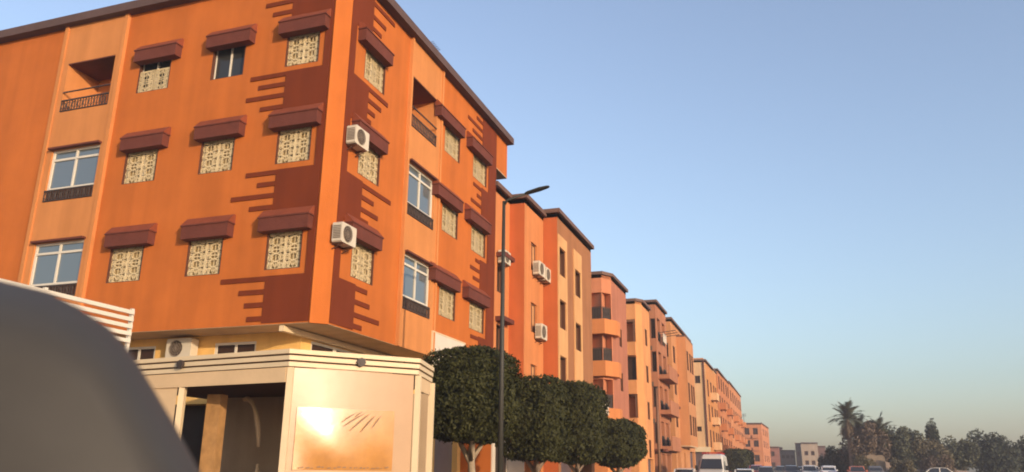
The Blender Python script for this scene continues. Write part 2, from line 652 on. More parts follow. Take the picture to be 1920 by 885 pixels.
# loggia bays
def loggia(f, a, c, k, z, h):
    wd = c - a
    if k == 2:
        b = MB()
        b.quad((a, 1.25, z), (c, 1.25, z), (c, 1.25, z + h), (a, 1.25, z + h))
        f.mb('loggia_wall', b, M['yellow'])
        b = MB()
        b.box(a, c, -.0, 1.2, z + h - .02, z + h + .02)
        f.mb('loggia_ceiling', b, M['hood'])
        if a < 0:
            f.mb('loggia_door', MB().box(a + .95, a + 1.75, 1.19, 1.24, z, z + 1.35), M['dark'])
            f.put('door_frame', frame_mesh(.9, 1.42, .06, M['white'], 0), a + .9, z, -1.19)
        railing(f, a, c, z + .02, z + .42, .0)
        f.mb('handrail', MB().box(a, c, -.02, .02, z + .68, z + .715), M['iron'])
    else:
        window(f, a, z + .40, wd, h - .40, 'plain', d=.08, pm='sky_glass', mull=1, rail=h - .40 - .32, lining=False, t=.07)
        b = MB()
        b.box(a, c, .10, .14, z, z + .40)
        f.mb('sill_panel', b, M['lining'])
        railing(f, a, c, z + .02, z + .38, .01)
        f.mb('lintel', MB().box(a - .05, c + .05, -.14, 0, z + h, z + h + .06), M['hood'])


FLb, FRb = Fac(A, 0, YL - .07, 0), Fac(A, XR + .07, 0, math.pi / 2)
for k, z in enumerate((5.95, 9.0, 12.04)):
    loggia(FLb, -21.4, -19.45, k, z, 1.72)
    loggia(FRb, 21.46, 23.42, k, z, 1.78)

# brown stepped bands (raised render panels)
TH = .028


def band(f, a, c, e, g, name='brown_band'):
    f.mb(name, MB().box(a, c, -TH, 0, e, g), M['brown'])


def strip(f, a, c, z, h=.135):
    f.mb('brown_strip', MB().box(a, c, -TH, 0, z - h / 2, z + h / 2), M['brown'])


# left facade: solid bands between the window rows, with ragged ends
for a, e, g in ((-12.95, 4.84, 6.10), (-12.95, 7.62, 9.12), (-12.95, 10.62, 12.13), (-12.95, 13.6, ZT)):
    band(FL, a, -11.75, e, g)
band(FL, -11.75, -11.535, 4.84, ZT, 'brown_edge')
for a, z in ((-14.38, 6.03), (-13.76, 5.68), (-13.54, 5.33), (-13.42, 4.96),
             (-13.95, 9.05), (-13.54, 8.72), (-14.36, 8.38), (-13.72, 8.04),
             (-14.16, 12.06), (-13.86, 11.74), (-14.24, 11.40), (-13.72, 11.04),
             (-13.62, 14.10), (-13.90, 14.45), (-13.60, 14.80), (-14.1, 15.1)):
    strip(FL, a, -12.95, z)
# right facade near corner
for e, g in ((4.84, 6.10), (7.72, 9.12), (10.75, 12.13), (13.72, ZT)):
    band(FR, 17.87, 18.75, e, g)
band(FR, 17.56, 17.87, 4.84, ZT, 'brown_edge')
for c, z in ((19.40, 6.0), (19.58, 5.62), (20.18, 5.26), (19.22, 4.95),
             (20.48, 9.02), (19.45, 8.66), (19.75, 8.30), (19.20, 7.98),
             (19.95, 12.05), (19.55, 11.7), (19.2, 11.36), (19.0, 11.05),
             (19.3, 14.1), (19.55, 14.5), (20.1, 14.95)):
    strip(FR, 18.75, c, z)
# right facade far corner
for e, g in ((4.84, 6.10), (7.72, 9.12), (10.75, 12.13), (13.72, ZT)):
    band(FR, 28.0, 28.72, e, g)
band(FR, 28.72, 29.59, 4.84, ZT, 'brown_edge')
for a, z in ((27.2, 6.0), (27.6, 5.6), (26.9, 5.2), (27.5, 9.0), (27.0, 8.62), (27.3, 8.26), (27.1, 12.0), (27.5, 11.65), (26.9, 11.28),
             (26.4, 14.55), (26.9, 14.2), (27.3, 14.9)):
    strip(FR, a, 28.0, z)

# recessed ground floor under the overhang
FG = Fac(A, 0, 18.3, 0)
FGR = Fac(A, -12.45, 0, math.pi / 2)
gh = [(-18.6, -17.35, 4.02, 4.58), (-15.28, -13.88, 3.98, 4.58)]
FG.put('ground_floor_wall', wall_mesh('ground_floor_wall', M['shop'], -30, -12.45, 0, ZS - .01, gh + [(-17, -13.2, .15, 2.9, .5)]))
for h in gh:
    window(FG, h[0], h[2], h[1] - h[0], h[3] - h[2], 'plain', d=.05, lining=False, t=.07, pm='darkpane')
FG.mb('shop_interior', MB().box(-17, -13.2, .45, .5, .15, 2.9), M['dark'])
gr = [(18.8, 22.6, 3.95, 4.60), (24.4, 26.6, .15, 3.3, .5), (27.2, 29.3, .15, 2.5, .3)]
FGR.put('ground_floor_wall', wall_mesh('ground_floor_wall', M['shop'], 18.3, 29.62, 0, ZS - .01, gr))
for q in range(3):
    window(FGR, 18.8 + q * 1.2667, 3.95, 1.2667, .65, 'plain', d=.04, mull=0, lining=False, t=.07, pm='darkpane')
FGR.mb('glazing_beam', MB().box(17.25, 23.4, -.16, -.02, 4.62, 4.77), M['fascia'])
FGR.mb('shop_interior', MB().box(24.4, 26.6, .4, .45, .15, 3.3), M['dark'])
FGR.mb('roller_shutter', MB().box(27.2, 29.3, .22, .26, .15, 2.5), M['steel'])

# things on building A
FRt, FLt = Fac(None, XR, 0, math.pi / 2), Fac(None, 0, YL, 0)
air_con(FRt, 17.66, 9.86, label='white air conditioner left of the middle-floor window near the corner of the orange block')
air_con(FRt, 17.32, 6.93, label='white air conditioner left of the lowest hooded window near the corner of the orange block')
air_con(Fac(None, 0, 18.3, 0), -16.65, 4.14, w=.86, h=.56, label='white air conditioner above the terrace fascia, under the overhang')
sg = thing('shop_sign', 'blank white sign board on the orange wall just above the first clipped tree', 'sign', FRt.pt(23.7, 4.5, .05), math.pi / 2)
obj('board', MB().box(0, 2.75, -.06, 0, 0, 1.08).mesh('board', M['signw']), sg)
b = MB()
for a_, c_, e_, g_ in ((-.04, 2.79, -.04, 0), (-.04, 2.79, 1.08, 1.12), (-.04, 0, 0, 1.08), (2.75, 2.79, 0, 1.08)):
    b.box(a_, c_, -.075, 0, e_, g_)
obj('sign_frame', b.mesh('sign_frame', M['fascia']), sg)
an = thing('roof_antenna', 'small dark antenna and dish standing on the roof edge of the orange block', 'antenna', (-11.6, 23.6, cz1))
obj('mast', MB().tube([(0, 0, -.02), (0, 0, .75)], .03).mesh('mast', M['iron']), an)
bm_ = MB()
for i in range(6):
    bm_.tube([(-.3, i * .12 - .3, .7), (.3, i * .12 - .3, .7)], .012, 5)
bm_.tube([(0, -.35, .7), (0, .35, .7)], .018, 5)
obj('yagi', bm_.mesh('yagi', M['iron']), an)
ds = MB()
for i in range(4):
    for j in range(12):
        pts = []
        for (p, q) in ((i, j), (i + 1, j), (i + 1, j + 1), (i, j + 1)):
            r = .075 * p
            a = q * math.pi / 6
            pts.append((r * math.cos(a) + .0, .9 + .8 * r * r, .35 + r * math.sin(a)))
        ds.quad(*pts)
obj('dish', ds.mesh('dish', M['steel']), an)
obj('dish_arm', MB().tube([(0, .95, -.02), (0, .9, .3)], .03).mesh('dish_arm', M['iron']), an)

# ================================================================ cafe terrace in front of the corner
T = thing('cafe_terrace', 'cream cafe terrace with triple-board fascia and plastic side sheets, below the orange corner block', 'terrace', (-9, 14, 0))
P = [(-14.6, 12.80), (-8.34, 11.97), (-6.70, 13.72), (-7.03, 15.05), (-9.5, 18.2), (-14.6, 18.2)]
zt = 3.25


def seg(i):
    a, c = Vector(P[i]), Vector(P[i + 1])
    return Fac(T, a.x, a.y, math.atan2(c.y - a.y, c.x - a.x)), (c - a).length


def offs(d):
    n = len(P)
    out = []
    for i in range(n):
        p0, p1, p2 = Vector(P[i - 1]), Vector(P[i]), Vector(P[(i + 1) % n])
        n1 = Vector(((p1 - p0).y, -(p1 - p0).x)).normalized()
        n2 = Vector(((p2 - p1).y, -(p2 - p1).x)).normalized()
        k = (n1 + n2) / (1 + n1.dot(n2))
        out.append(tuple(p1 + k * d))
    return out


for i, z in enumerate((zt - .075, zt - .185, zt - .295)):
    o = MB().prism(offs(.06 - .015 * i), z, z + .078, 'z').mesh('fascia_board', M['fascia'])
    obj('fascia_board', o, T, -T.location)
obj('fascia_back', MB().prism(offs(-.02), zt - .31, zt - .01, 'z').mesh('fascia_back', M['lining']), T, -T.location)
for i in (0, 2):
    f, L = seg(i)
    f.mb('valance', MB().box(.06, L - .06, -.01, .02, zt - .57, zt - .31), M['awn'])
# posts
for (x, y) in (P[1], P[2], P[3], (-10.95, 12.31), (-14.5, 12.85)):
    obj('post', MB().box(-.055, .055, -.055, .055, 0, zt - .31).mesh('post', M['fascia']), T, Vector((x, y + .07, 0)) - T.location, .3)


def sheet_panel(f, a, c, z0, z1, m, bulge, name, d0=.0, tilt=0.):
    """a hanging plastic sheet, slightly bowed and rippled"""
    b = MB()
    nu, nz = 28, 22
    for j in range(nz + 1):
        for i in range(nu + 1):
            s, t = i / nu, j / nz
            d = d0 - bulge * math.sin(math.pi * s) * (.35 + .65 * math.sin(math.pi * min(1, t * .9 + .1)))
            d += .010 * math.sin(9 * s + 3 * t) * (1 - t) + tilt * (1 - t) * (z1 - z0)
            b.v.append((a + (c - a) * s, d, z0 + (z1 - z0) * t))
    for j in range(nz):
        for i in range(nu):
            n = j * (nu + 1) + i
            b.f.append((n, n + 1, n + nu + 2, n + nu + 1))
    return f.put(name, b.mesh(name, m, True))


f1, L1 = seg(1)
sheet_panel(f1, .05, L1 - .05, .05, zt - .29, M['vinyl'], .05, 'plastic_sheet', .03)
sheet_panel(f1, .20, L1 * .83, 1.20, 2.26, M['clear'], .035, 'clear_window', -.005)
f0, L0 = seg(0)
sheet_panel(f0, .08, L0 - 2.75, .05, zt - .33, M['awn'], .06, 'canvas_curtain', .03)
sheet_panel(f0, L0 - 4.15, L0 - 3.28, 1.35, 2.28, M['wood'], .0, 'curtain_window', -.035)
f2, L2 = seg(2)
sheet_panel(f2, .05, L2 * .35, .05, zt - .33, M['awn'], .02, 'side_sheet', .03)
# rosettes on the fascia


def rosette(f, u):
    b = MB()
    for k in range(8):
        a = k * math.pi / 4
        cx, cz = u + .05 * math.cos(a), zt - .15 + .05 * math.sin(a)
        b.prism([(cx + .034 * math.cos(t * math.pi / 4), cz + .034 * math.sin(t * math.pi / 4)) for t in range(8)], -.115 - .002 * (k % 2), -.06, 'y')
    b.prism([(u + .04 * math.cos(t * math.pi / 5), zt - .15 + .04 * math.sin(t * math.pi / 5)) for t in range(10)], -.125, -.06, 'y')
    f.mb('rosette', b, M['iron'])


# palm-frond reflections painted as dark strips, and small marks printed, on the clear window
b = MB()
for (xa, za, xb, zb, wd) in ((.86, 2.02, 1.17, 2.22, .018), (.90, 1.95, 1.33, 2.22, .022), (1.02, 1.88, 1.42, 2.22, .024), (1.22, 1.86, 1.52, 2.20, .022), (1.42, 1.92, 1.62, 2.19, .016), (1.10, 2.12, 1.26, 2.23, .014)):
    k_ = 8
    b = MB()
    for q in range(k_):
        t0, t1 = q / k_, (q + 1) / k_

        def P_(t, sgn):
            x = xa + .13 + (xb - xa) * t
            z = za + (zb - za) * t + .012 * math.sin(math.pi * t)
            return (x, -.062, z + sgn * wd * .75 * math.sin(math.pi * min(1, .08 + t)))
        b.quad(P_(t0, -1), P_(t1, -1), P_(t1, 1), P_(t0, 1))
    f1.mb('frond_reflection_strip', b, M['print_and_reflection'])  # strip painted as a reflected palm frond
rr_ = random.Random(4)
b = MB()
x = .30
while x < L1 * .80:
    wd = rr_.uniform(.02, .07)
    z = 1.24 + rr_.uniform(-.012, .012)
    b.quad((x, -.050, z), (x + wd, -.050, z), (x + wd, -.050, z + rr_.uniform(.01, .03)), (x, -.050, z + .015))
    x += wd + rr_.uniform(.01, .07)
f1.mb('printed_marks', b, M['print_and_reflection'])['kind'] = 'stuff'
rosette(f0, L0 - 2.62)
rosette(f1, L1 * .53)
# interior: terrace floor, wooden post, arched lamp, counter
obj('terrace_floor', MB().prism(offs(-.1), .131, .2, 'z').mesh('terrace_floor', M['paving']), T, -T.location)
obj('wooden_post', MB().box(-.15, .15, -.12, .12, .2, 2.6).mesh('wooden_post', M['wood']), T, Vector((-10.72, 13.1, 0)) - T.location, .1)
b = MB()
b.box(-3.0, 2.6, 0, .1, .2, 2.9)
obj('back_screen', b.mesh('back_screen', M['soffit']), T, Vector((-10.5, 16.8, 0)) - T.location)
al = thing('arched_lamp', 'curved cream strip hanging inside the open side of the cafe terrace', 'lamp', (-10.55, 13.9, .2))
pts = [(.42 * math.sin(t) * 1.0 - .1, 0, 1.05 + 1.45 * math.cos(t) * .92) for t in [k * .13 - .15 for k in range(12)]]
obj('arm', MB().tube(pts, [.045 + .012 * math.sin(k) for k in range(len(pts))], 8).mesh('arm', M['awn'], True), al)
obj('lamp_base', MB().prism([(.18 * math.cos(k * math.pi / 6) + .3, .18 * math.sin(k * math.pi / 6)) for k in range(12)], 0, .05, 'z').mesh('lamp_base', M['iron']), al)
obj('lamp_pole', MB().tube([(.30, 0, .05), (.31, 0, .75), (.318, 0, 1.1)], .03).mesh('lamp_pole', M['awn']), al)

# white slatted screen standing left of the terrace
S = thing('slatted_screen', 'white slatted screen on posts at the left, beyond the near grey car part', 'screen', (-13.95, 13.98, 0), math.pi / 2)
zz = [3.88, 4.04, 4.20, 4.36, 4.52]
for z in zz:
    obj('slat', C(('slat',), lambda: MB().box(-4.6, -.07, -.025, .025, 0, .085).mesh('slat', M['white'])), S, (0, 0, z))
for x in (-4.65, -2.35, -.06):
    obj('upright', C(('upr',), lambda: MB().box(-.035, .035, .03, .10, 0, 4.66).mesh('upright', M['white'])), S, (x, 0, 0))

# ================================================================ the row of blocks up the street


def colour(n, c, **k):
    if n not in M:
        M[n] = stucco(n, c, **k)
    return M[n]


def face_panel(f, L, z0, z1, wm, items, depth=.3):
    """wall with openings; items: (kind,u0,u1,z0,z1)"""
    holes = [(a, c, e, g, .9 if k in ('loggia', 'recess') else 1.2 if k == 'shop' else depth) for k, a, c, e, g in items]
    f.put('wall', wall_mesh('wall', wm, 0, L, z0, z1, holes, depth))
    for k, a, c, e, g in items:
        if k == 'win':
            window(f, a, e, c - a, g - e, 'plain', d=.2, lining=True, fm='woodframe', pm='darkpane')  # dark lining painted on the jambs so the recess looks darker
        elif k == 'lit':
            window(f, a, e, c - a, g - e, 'plain', d=.1, lining=False, fm='woodframe', pm='shade')
        elif k == 'loggia':
            b = MB()
            b.quad((a, .88, e), (c, .88, e), (c, .88, g), (a, .88, g))
            f.mb('loggia_wall', b, wm)
            f.mb('loggia_door', MB().box(a + (c - a) * .25, a + (c - a) * .7, .83, .87, e, e + (g - e) * .85), M['dark'])
            railing(f, a, c, e + .02, e + min(.85, (g - e) * .48), -.03, step=.16)
            f.mb('railing_panel', MB().box(a, c, .08, .10, e + .02, e + min(.8, (g - e) * .45)), M['iron'])
        elif k == 'recess':
            b = MB()
            b.quad((a, .88, e), (c, .88, e), (c, .88, g), (a, .88, g))
            f.mb('recess_wall', b, M['shade'])
            f.mb('shaded_recess_side', MB().box(c - .16, c - .005, .05, .87, e, g), M['woodframe'])  # dark brown box: shade of the right jamb put into its colour
            f.mb('recess_head', MB().box(a, c - .17, .05, .87, g - .16, g - .005), M['woodframe'])
        elif k == 'shop':
            f.mb('shop_interior', MB().box(a, c, 1.17, 1.2, e, g), M['dark'])
        elif k == 'shutter':
            b = MB()
            n = int((g - e) / .12)
            for i in range(n):
                b.box(a, c, depth - .06 + .02 * (i % 2), depth, e + i * (g - e) / n, e + (i + 1) * (g - e) / n)
            f.mb('roller_shutter', b, M['shutter'])


M['woodframe'] = mat('brown_frame_and_jamb_shade', (.16, .075, .04), .6, .1)
M['shade'] = mat('orange_blind', (.50, .23, .09), .8, .12, 4)
M['shutter'] = mat('shutter_metal', (.10, .07, .075), .6, .15)


def poly_building(label, pts, zt, wm, faces, cm='row_cornice', group='apartment blocks along the left side of the street', over=.16, name='apartment_building'):
    """pts: plan polygon (counter-clockwise seen from above); faces[i] = items on edge i->i+1"""
    cx = sum(p[0] for p in pts) / len(pts)
    cy = sum(p[1] for p in pts) / len(pts)
    root = thing(name, label, 'building', (cx, cy, 0), 0, group)
    fs = []
    n = len(pts)
    for i in range(n):
        a, c = Vector(pts[i]), Vector(pts[(i + 1) % n])
        f = Fac(root, a.x, a.y, math.atan2(c.y - a.y, c.x - a.x))
        it = faces.get(i, [])
        mm = wm
        if isinstance(it, tuple):
            mm, it = it
        face_panel(f, (c - a).length, 0, zt, mm, it)
        fs.append(f)
    obj('roof', MB().prism(pts, zt - .2, zt, 'z').mesh('roof', wm), root, -root.location)
    big = []
    for i in range(n):
        p0, p1, p2 = Vector(pts[i - 1]), Vector(pts[i]), Vector(pts[(i + 1) % n])
        n1 = Vector(((p1 - p0).y, -(p1 - p0).x)).normalized()
        n2 = Vector(((p2 - p1).y, -(p2 - p1).x)).normalized()
        k = (n1 + n2) / max(.3, 1 + n1.dot(n2))
        big.append(tuple(p1 + k * over))
    obj('cornice', MB().prism(big, zt, zt + .20, 'z').mesh('cornice', M[cm]), root, -root.location)
    return root, fs


def grid(kind, us, zs, w, h):
    return [(kind, u, u + w, z, z + h) for z in zs for u in us]


BK = -26
# B: red-orange block stepping forward of A
c_or = colour('orange_stucco_shaded', (0.459, 0.111, 0.033))  # darker copy of the wall colour, painted for its shaded side
c_or2 = colour('orange_stucco_lit', (0.514, 0.184, 0.063))  # lighter copy, sunlight on the street faces put into the colour
Bp = [(-11.19, 29.66), (-11.19, 31.5), (-10.5, 31.5), (-10.5, 34.3), (BK, 34.3), (BK, 29.66)]
Bp = [(BK, 29.66), (-11.19, 29.66), (-11.19, 31.5), (-10.5, 31.5), (-10.5, 34.3), (BK, 34.3)]
B_, bf = poly_building('red-orange block with two air conditioners, right behind the street lamp', Bp, 12.75, c_or, {
    1: (c_or2, grid('win', [.35], [2.9, 5.6, 8.3], .9, 1.35)),
    3: (c_or2, grid('lit', [.95], [4.3, 7.0, 9.75], .85, 1.3) + [('shop', .3, 2.4, .15, 2.3)]),
})
fB = Fac(None, -10.5, 0, math.pi / 2)
fB1 = Fac(None, -11.19, 0, math.pi / 2)
grp = 'air conditioners on the red-orange block'
air_con(fB, 32.55, 9.55, w=.95, h=.62, label='white air conditioner high on the red-orange block, the nearer of two side by side')
air_con(fB, 33.62, 9.52, w=.8, h=.62, label='white air conditioner high on the red-orange block, the farther of two side by side')
air_con(fB, 32.9, 6.75, w=.85, h=.66, label='lone white air conditioner lower on the red-orange block')
air_con(fB1, 29.95, 9.5, w=.75, h=.55, label='white air conditioner beside the street lamp pole, on the recessed orange wall')
# canopies over the recessed windows of B
for z in (4.35, 7.05, 9.75):
    bf[1].mb('window_canopy', MB().box(.2, 1.45, -.4, 0, z, z + .18), M['hood'])
bf[1].mb('shopfront', MB().box(.02, 1.80, -.05, 0, .1, 2.7), M['signw'])
bf[1].mb('shop_door', MB().box(.35, 1.55, -.07, -.04, .13, 2.2), M['dark'])
bf[2].mb('shopfront', MB().box(.02, .74, -.05, 0, .1, 2.75), M['signw'])
bf[3].mb('sign_band', MB().box(.1, 2.6, -.06, 0, 2.35, 2.75), M['signw'])

# B2: brown block with cream stripes
c_br = colour('brown_stucco', (0.311, 0.130, 0.056))
c_cr = colour('cream_stucco', (0.592, 0.311, 0.133))
B2p = [(BK, 34.34), (-9.83, 34.34), (-9.83, 41.0), (BK, 41.0)]
it = []
for u, zz_ in ((.0, (4.9, 7.5, 10.0)), (2.95, (4.0, 6.9, 9.6))):
    it += [('win', u + .22, u + 1.3, z, z + 1.3) for z in zz_]
B2_, b2f = poly_building('brown block with two vertical cream stripes and small dark windows', B2p, 12.9, c_br, {0: c_or and (c_or, []), 1: it + [('shutter', .4, 3, .15, 2.5), ('shop', 3.4, 6, .15, 2.5)]})
for u in (.02, 2.85):
    b = MB()
    zs = [it_ for it_ in it if abs(it_[1] - (u + .2)) < .4]
    b.box(u, u + .2, -.05, 0, 2.9, 11.9)
    b.box(u + 1.32, u + 1.55, -.05, 0, 2.9, 11.9)
    prev = 2.9
    for q in sorted(zs, key=lambda q: q[3]):
        b.box(u + .2, u + 1.32, -.05, 0, prev, q[3] - .02)
        prev = q[4] + .02
    b.box(u + .2, u + 1.32, -.05, 0, prev, 11.9)
    b2f[1].mb('cream_stripe', b, c_cr)

# C: pink block with rounded corner loggias
c_pk = colour('pink_stucco', (0.497, 0.184, 0.091))
c_pk2 = colour('rose_stucco', (0.381, 0.142, 0.083))
Cp = [(BK, 48.4), (-10.95, 48.4), (-10.5, 49.2), (-10.5, 54.0), (BK, 54.0)]
Lc = -10.95 - BK
zc = [1.9, 4.9, 7.75, 10.35]
C_, cf = poly_building('pink block with a rounded corner of dark balcony openings, fourth from the left', Cp, 13.25, c_pk, {
    0: [('loggia', Lc - .95, Lc - .02, z, z + 1.75) for z in zc],
    1: [('loggia', .02, .86, z, z + 1.75) for z in zc],
    2: (c_pk2, grid('win', [2.2], [3.3, 6.2, 9.1], .8, 1.2)),
})
for z in zc:
    b = MB()
    q = [Vector((-11.75, 48.4)), Vector((-10.95, 48.4)), Vector((-10.5, 49.2)), Vector((-10.5, 49.9))]
    o_ = [Vector((-11.75, 47.95)), Vector((-10.7, 47.95)), Vector((-10.12, 49.05)), Vector((-10.12, 49.9))]
    b.prism([tuple(v) for v in o_] + [tuple(v) for v in q[::-1]], z - .95, z - .02, 'z')
    obj('balcony_parapet', b.mesh('balcony_parapet', c_or2), C_, -C_.location)
aw = thing('balcony_awning', 'white board hanging below the lowest visible balcony of the pink block', 'panel', (-11.0, 47.9, 4.4))
obj('panel', MB().box(-.6, .45, -.1, .0, 0, .75).mesh('panel', M['signw']), aw)
obj('mount', MB().box(-.5, .35, 0, .06, .1, .2).mesh('mount', M['steel']), aw)

# D: light orange block
c_lo = colour('light_orange_stucco', (0.580, 0.249, 0.095))
Dp = [(BK, 59.6), (-10.9, 59.6), (-10.5, 60.2), (-10.5, 63.5), (BK, 63.5)]
Ld = -10.9 - BK
zd = [2.2, 5.0, 7.75, 10.6]
D_, df = poly_building('light orange block with wide square openings on its near side, fifth from the left', Dp, 13.75, c_lo, {
    0: [('recess' if k != 2 else 'win', Ld - 1.5, Ld - .05, z, z + 1.75) for k, z in enumerate(zd)],
    2: grid('win', [1.1], zd, .9, 1.3) + [('shutter', .4, 2.9, .15, 2.1)],
})
for z in zd:
    df[0].mb('balcony_parapet', MB().box(Ld - 1.5, Ld - .0, -.45, 0, z - 1.05, z - .03), c_lo)

# E: brown block with stepped dark panels
c_ru = colour('russet_stucco', (0.365, 0.146, 0.075))
Ep = [(BK, 66.9), (-10.5, 66.9), (-10.5, 72.6), (BK, 72.6)]
Le = -10.5 - BK
E_, ef = poly_building('russet brown block with stepped dark panels and clothes lines, sixth from the left', Ep, 15.1, c_ru, {
    0: grid('win', [Le - .48], [3.4, 6.3, 9.2, 12.0], .42, 1.7),
    1: grid('loggia', [.7, 3.3], [3.2, 6.1, 9.0, 11.9], 1.6, 2.0) + [('shop', .5, 2.2, .15, 2.6), ('shop', 3.2, 5.2, .15, 2.6)],
})
for z0 in (5.0, 8.0, 11.0):
    for k, (a_, h_) in enumerate(((-1.0, .0), (-1.2, .38), (-1.45, .76), (-1.15, 1.14))):
        ef[0].mb('brown_strip', MB().box(Le - 1.9, Le + a_ + .62, -.05, 0, z0 + h_, z0 + h_ + .37), M['zigzag'])
ef[0].mb('canopy', MB().box(Le - 3, Le + .3, -.9, 0, 2.75, 2.95), M['hood'])
ef[1].mb('canopy', MB().box(-.9, 5.7, -.5, 0, 2.75, 2.95), M['hood'])
for z in (3.2, 6.1, 9.0):
    ef[1].mb('balcony', MB().box(.3, 5.4, -.9, 0, z - .35, z), c_ru)
    ef[1].mb('balcony_front', MB().box(.3, 5.4, -.9, -.8, z, z + .8), c_ru)
cl = thing('clothes_line', 'clothes line rack sticking out from the upper floor of the russet block', 'clothes line', (-10.5, 69, 12.6))
b = MB()
for y in (-1.2, 0, 1.2):
    b.tube([(0, y, 0), (1.5, y, .15)], .03, 6)
obj('arm', b.mesh('arm', M['iron']), cl)
b = MB()
for x in (.4, .8, 1.2, 1.45):
    b.tube([(x, -1.25, x * .1), (x, 1.25, x * .1)], .012, 5)
obj('line', b.mesh('line', M['iron']), cl)
ch = MB()
for k in range(4):
    ch.box(.39, .41, -1.0 + k * .5, -.65 + k * .5, -.75, .03)
obj('washing', ch.mesh('washing', M['signw']), cl)

# F: tan block with a projecting bay
c_tn = colour('tan_stucco', (0.480, 0.210, 0.087))
Fp = [(BK, 75.6), (-10.5, 75.6), (-10.5, 90.3), (BK, 90.3)]
F_, ff = poly_building('tan block with tall dark window slots and a projecting bay, tallest of the nearer row', Fp, 15.15, c_tn, {
    0: grid('win', [-10.5 - BK - 1.0], [5.6, 8.6, 11.6], .7, 1.3),
    1: grid('win', [1.0, 10.2, 12.2], [5.2, 8.2, 11.2], 1.3, 1.6) + [('shop', .8, 3, .15, 3), ('shop', 5.2, 6.6, .15, 3), ('shutter', 10, 14, .15, 3.2)],
})
bay = ff[1]
holes = [(4.0 + q, 5.2 + q, z, z + 1.9) for z in (4.6, 7.7, 10.8) for q in (0, 2.1, 3.8)]
bay.put('bay_wall', wall_mesh('bay_wall', c_tn, 3.5, 9.6, 3.6, 14.0, holes), d=.9)
for h in holes:
    window(Fac(F_, -9.6, 75.6, math.pi / 2), h[0], h[2], 1.2, 1.9, 'plain', d=.2, lining=True, fm='woodframe', pm='darkpane')  # jambs painted dark here too, to deepen the openings
bay.mb('bay_side', MB().box(3.5, 3.6, -.9, 0, 3.6, 14.0), c_tn)
bay.mb('bay_soffit', MB().box(3.5, 9.6, -.9, 0, 3.5, 3.6), M['soffit'])
bay.mb('bay_top', MB().box(3.5, 9.6, -.9, 0, 14.0, 14.15), M['cornice'])
for z in (7.0, 10.1):
    bay.mb('string_course', MB().box(0, 3.5, -.12, 0, z, z + .2), M['hood'])

# G: pale yellow gable end
c_py = colour('pale_yellow_stucco', (.62, .37, .19))
Gp = [(BK, 105), (-10.42, 105), (-10.42, 120), (BK, 120)]
Lg = -10.42 - BK
G_, gf = poly_building('pale yellow end wall with one high window and a brown downpipe, behind the white van', Gp, 14.95, c_py, {
    0: [('win', Lg - 1.35, Lg - .7, 12.1, 13.05), ('win', Lg - 1.45, Lg - .85, 6.1, 6.7), ('shutter', Lg - 4, Lg - .5, .15, 3.6)],
    1: (colour('amber_stucco', (0.497, 0.206, 0.066)), grid('win', [1.5, 5.5, 9.5, 12.5], [4.2, 7.4, 10.6], 1.6, 2.2)),
})
gf[0].mb('downpipe', MB().box(Lg - .28, Lg - .12, -.14, 0, .1, 14.9), M['hood'])
gf[0].mb('lintel', MB().box(Lg - 4.3, Lg + .1, -.3, 0, 3.6, 4.2), M['fascia'])
# H pair
c_h1 = colour('burnt_orange_stucco', (0.464, 0.167, 0.063))
c_h2 = colour('copper_stucco', (0.497, 0.197, 0.083))
Hp = [(BK, 120.6), (-10.3, 120.6), (-10.3, 141), (BK, 141)]
H_, hf = poly_building('burnt orange block with tall dark bays, just past the pale yellow end wall', Hp, 15.6, c_h1, {
    1: grid('win', [1.5, 5.5, 9.5, 14, 17.5], [4.2, 7.2, 10.2, 13.0], 1.9, 1.9)})
H2 = [(BK, 142), (-10.3, 142), (-10.3, 172), (BK, 172)]
K_, kf = poly_building('copper coloured block at the far end of the unbroken row', H2, 16.0, c_h2, {
    0: [], 1: grid('win', [2, 7, 12, 17, 22, 26.5], [3.6, 6.8, 10.0, 13.0], 2.3, 1.9)})
for fc_, us_, zs_, mm_ in ((hf[1], (1.2, 13.6), (4.2, 7.2, 10.2), c_h1), (kf[1], (6.6, 16.6, 26.0), (3.6, 6.8, 10.0), c_h2), (gf[1], (5.1,), (4.2, 7.4, 10.6), c_py)):
    for u in us_:
        for z in zs_:
            b = MB()
            b.box(u, u + 3.0, -.85, 0, z - .22, z - .02)
            b.box(u, u + 3.0, -.85, -.75, z - .02, z + .75)
            b.box(u, u + .1, -.75, 0, z - .02, z + .75)
            fc_.mb('balcony', b, mm_)
for fc_, u, wd_, zt_ in ((gf[1], 4.0, 4.0, 14.95), (hf[1], 9.0, 5.0, 15.6), (kf[1], 12.0, 6.0, 16.0), (ff[1], 9.0, 3.5, 15.15)):
    b = MB()
    b.box(u, u + wd_, .6, 4.0, zt_, zt_ + .9)
    fc_.mb('stair_head', b, c_tn)
# I: free standing orange block
c_i = colour('coral_stucco', (0.497, 0.194, 0.087))
Ip = [(-13.6, 200), (-7.7, 200), (-6.9, 224), (-13.6, 224)]
I_, if_ = poly_building('separate small orange block of three floors standing past the end of the row', Ip, 12.2, c_i, {
    0: [('win', u, u + 1.1, z, z + 1.5) for z in (3.6, 6.9, 9.7) for u in (2.0, 3.9)],
    1: grid('win', [4, 10, 16], [3.6, 6.9, 9.7], 2, 1.5)}, group='buildings at the end of the street')
for z in (3.5, 6.8, 9.6):
    for u in (1.8, 3.7):
        if_[0].mb('balcony_front', MB().box(u, u + 1.5, -.6, 0, z - .75, z - .05), c_i)
ra = thing('roof_antenna', 'thin aerial on the roof of the separate small orange block', 'antenna', (-11.6, 201, 12.38))
obj('mast', MB().tube([(0, 0, 0), (0, 0, 2.2)], .05, 6).mesh('mast', M['iron']), ra)
yb = MB()
for i in range(4):
    yb.tube([(-.6, 0, 1.5 + i * .2), (.6, 0, 1.6 + i * .2)], .03, 5)
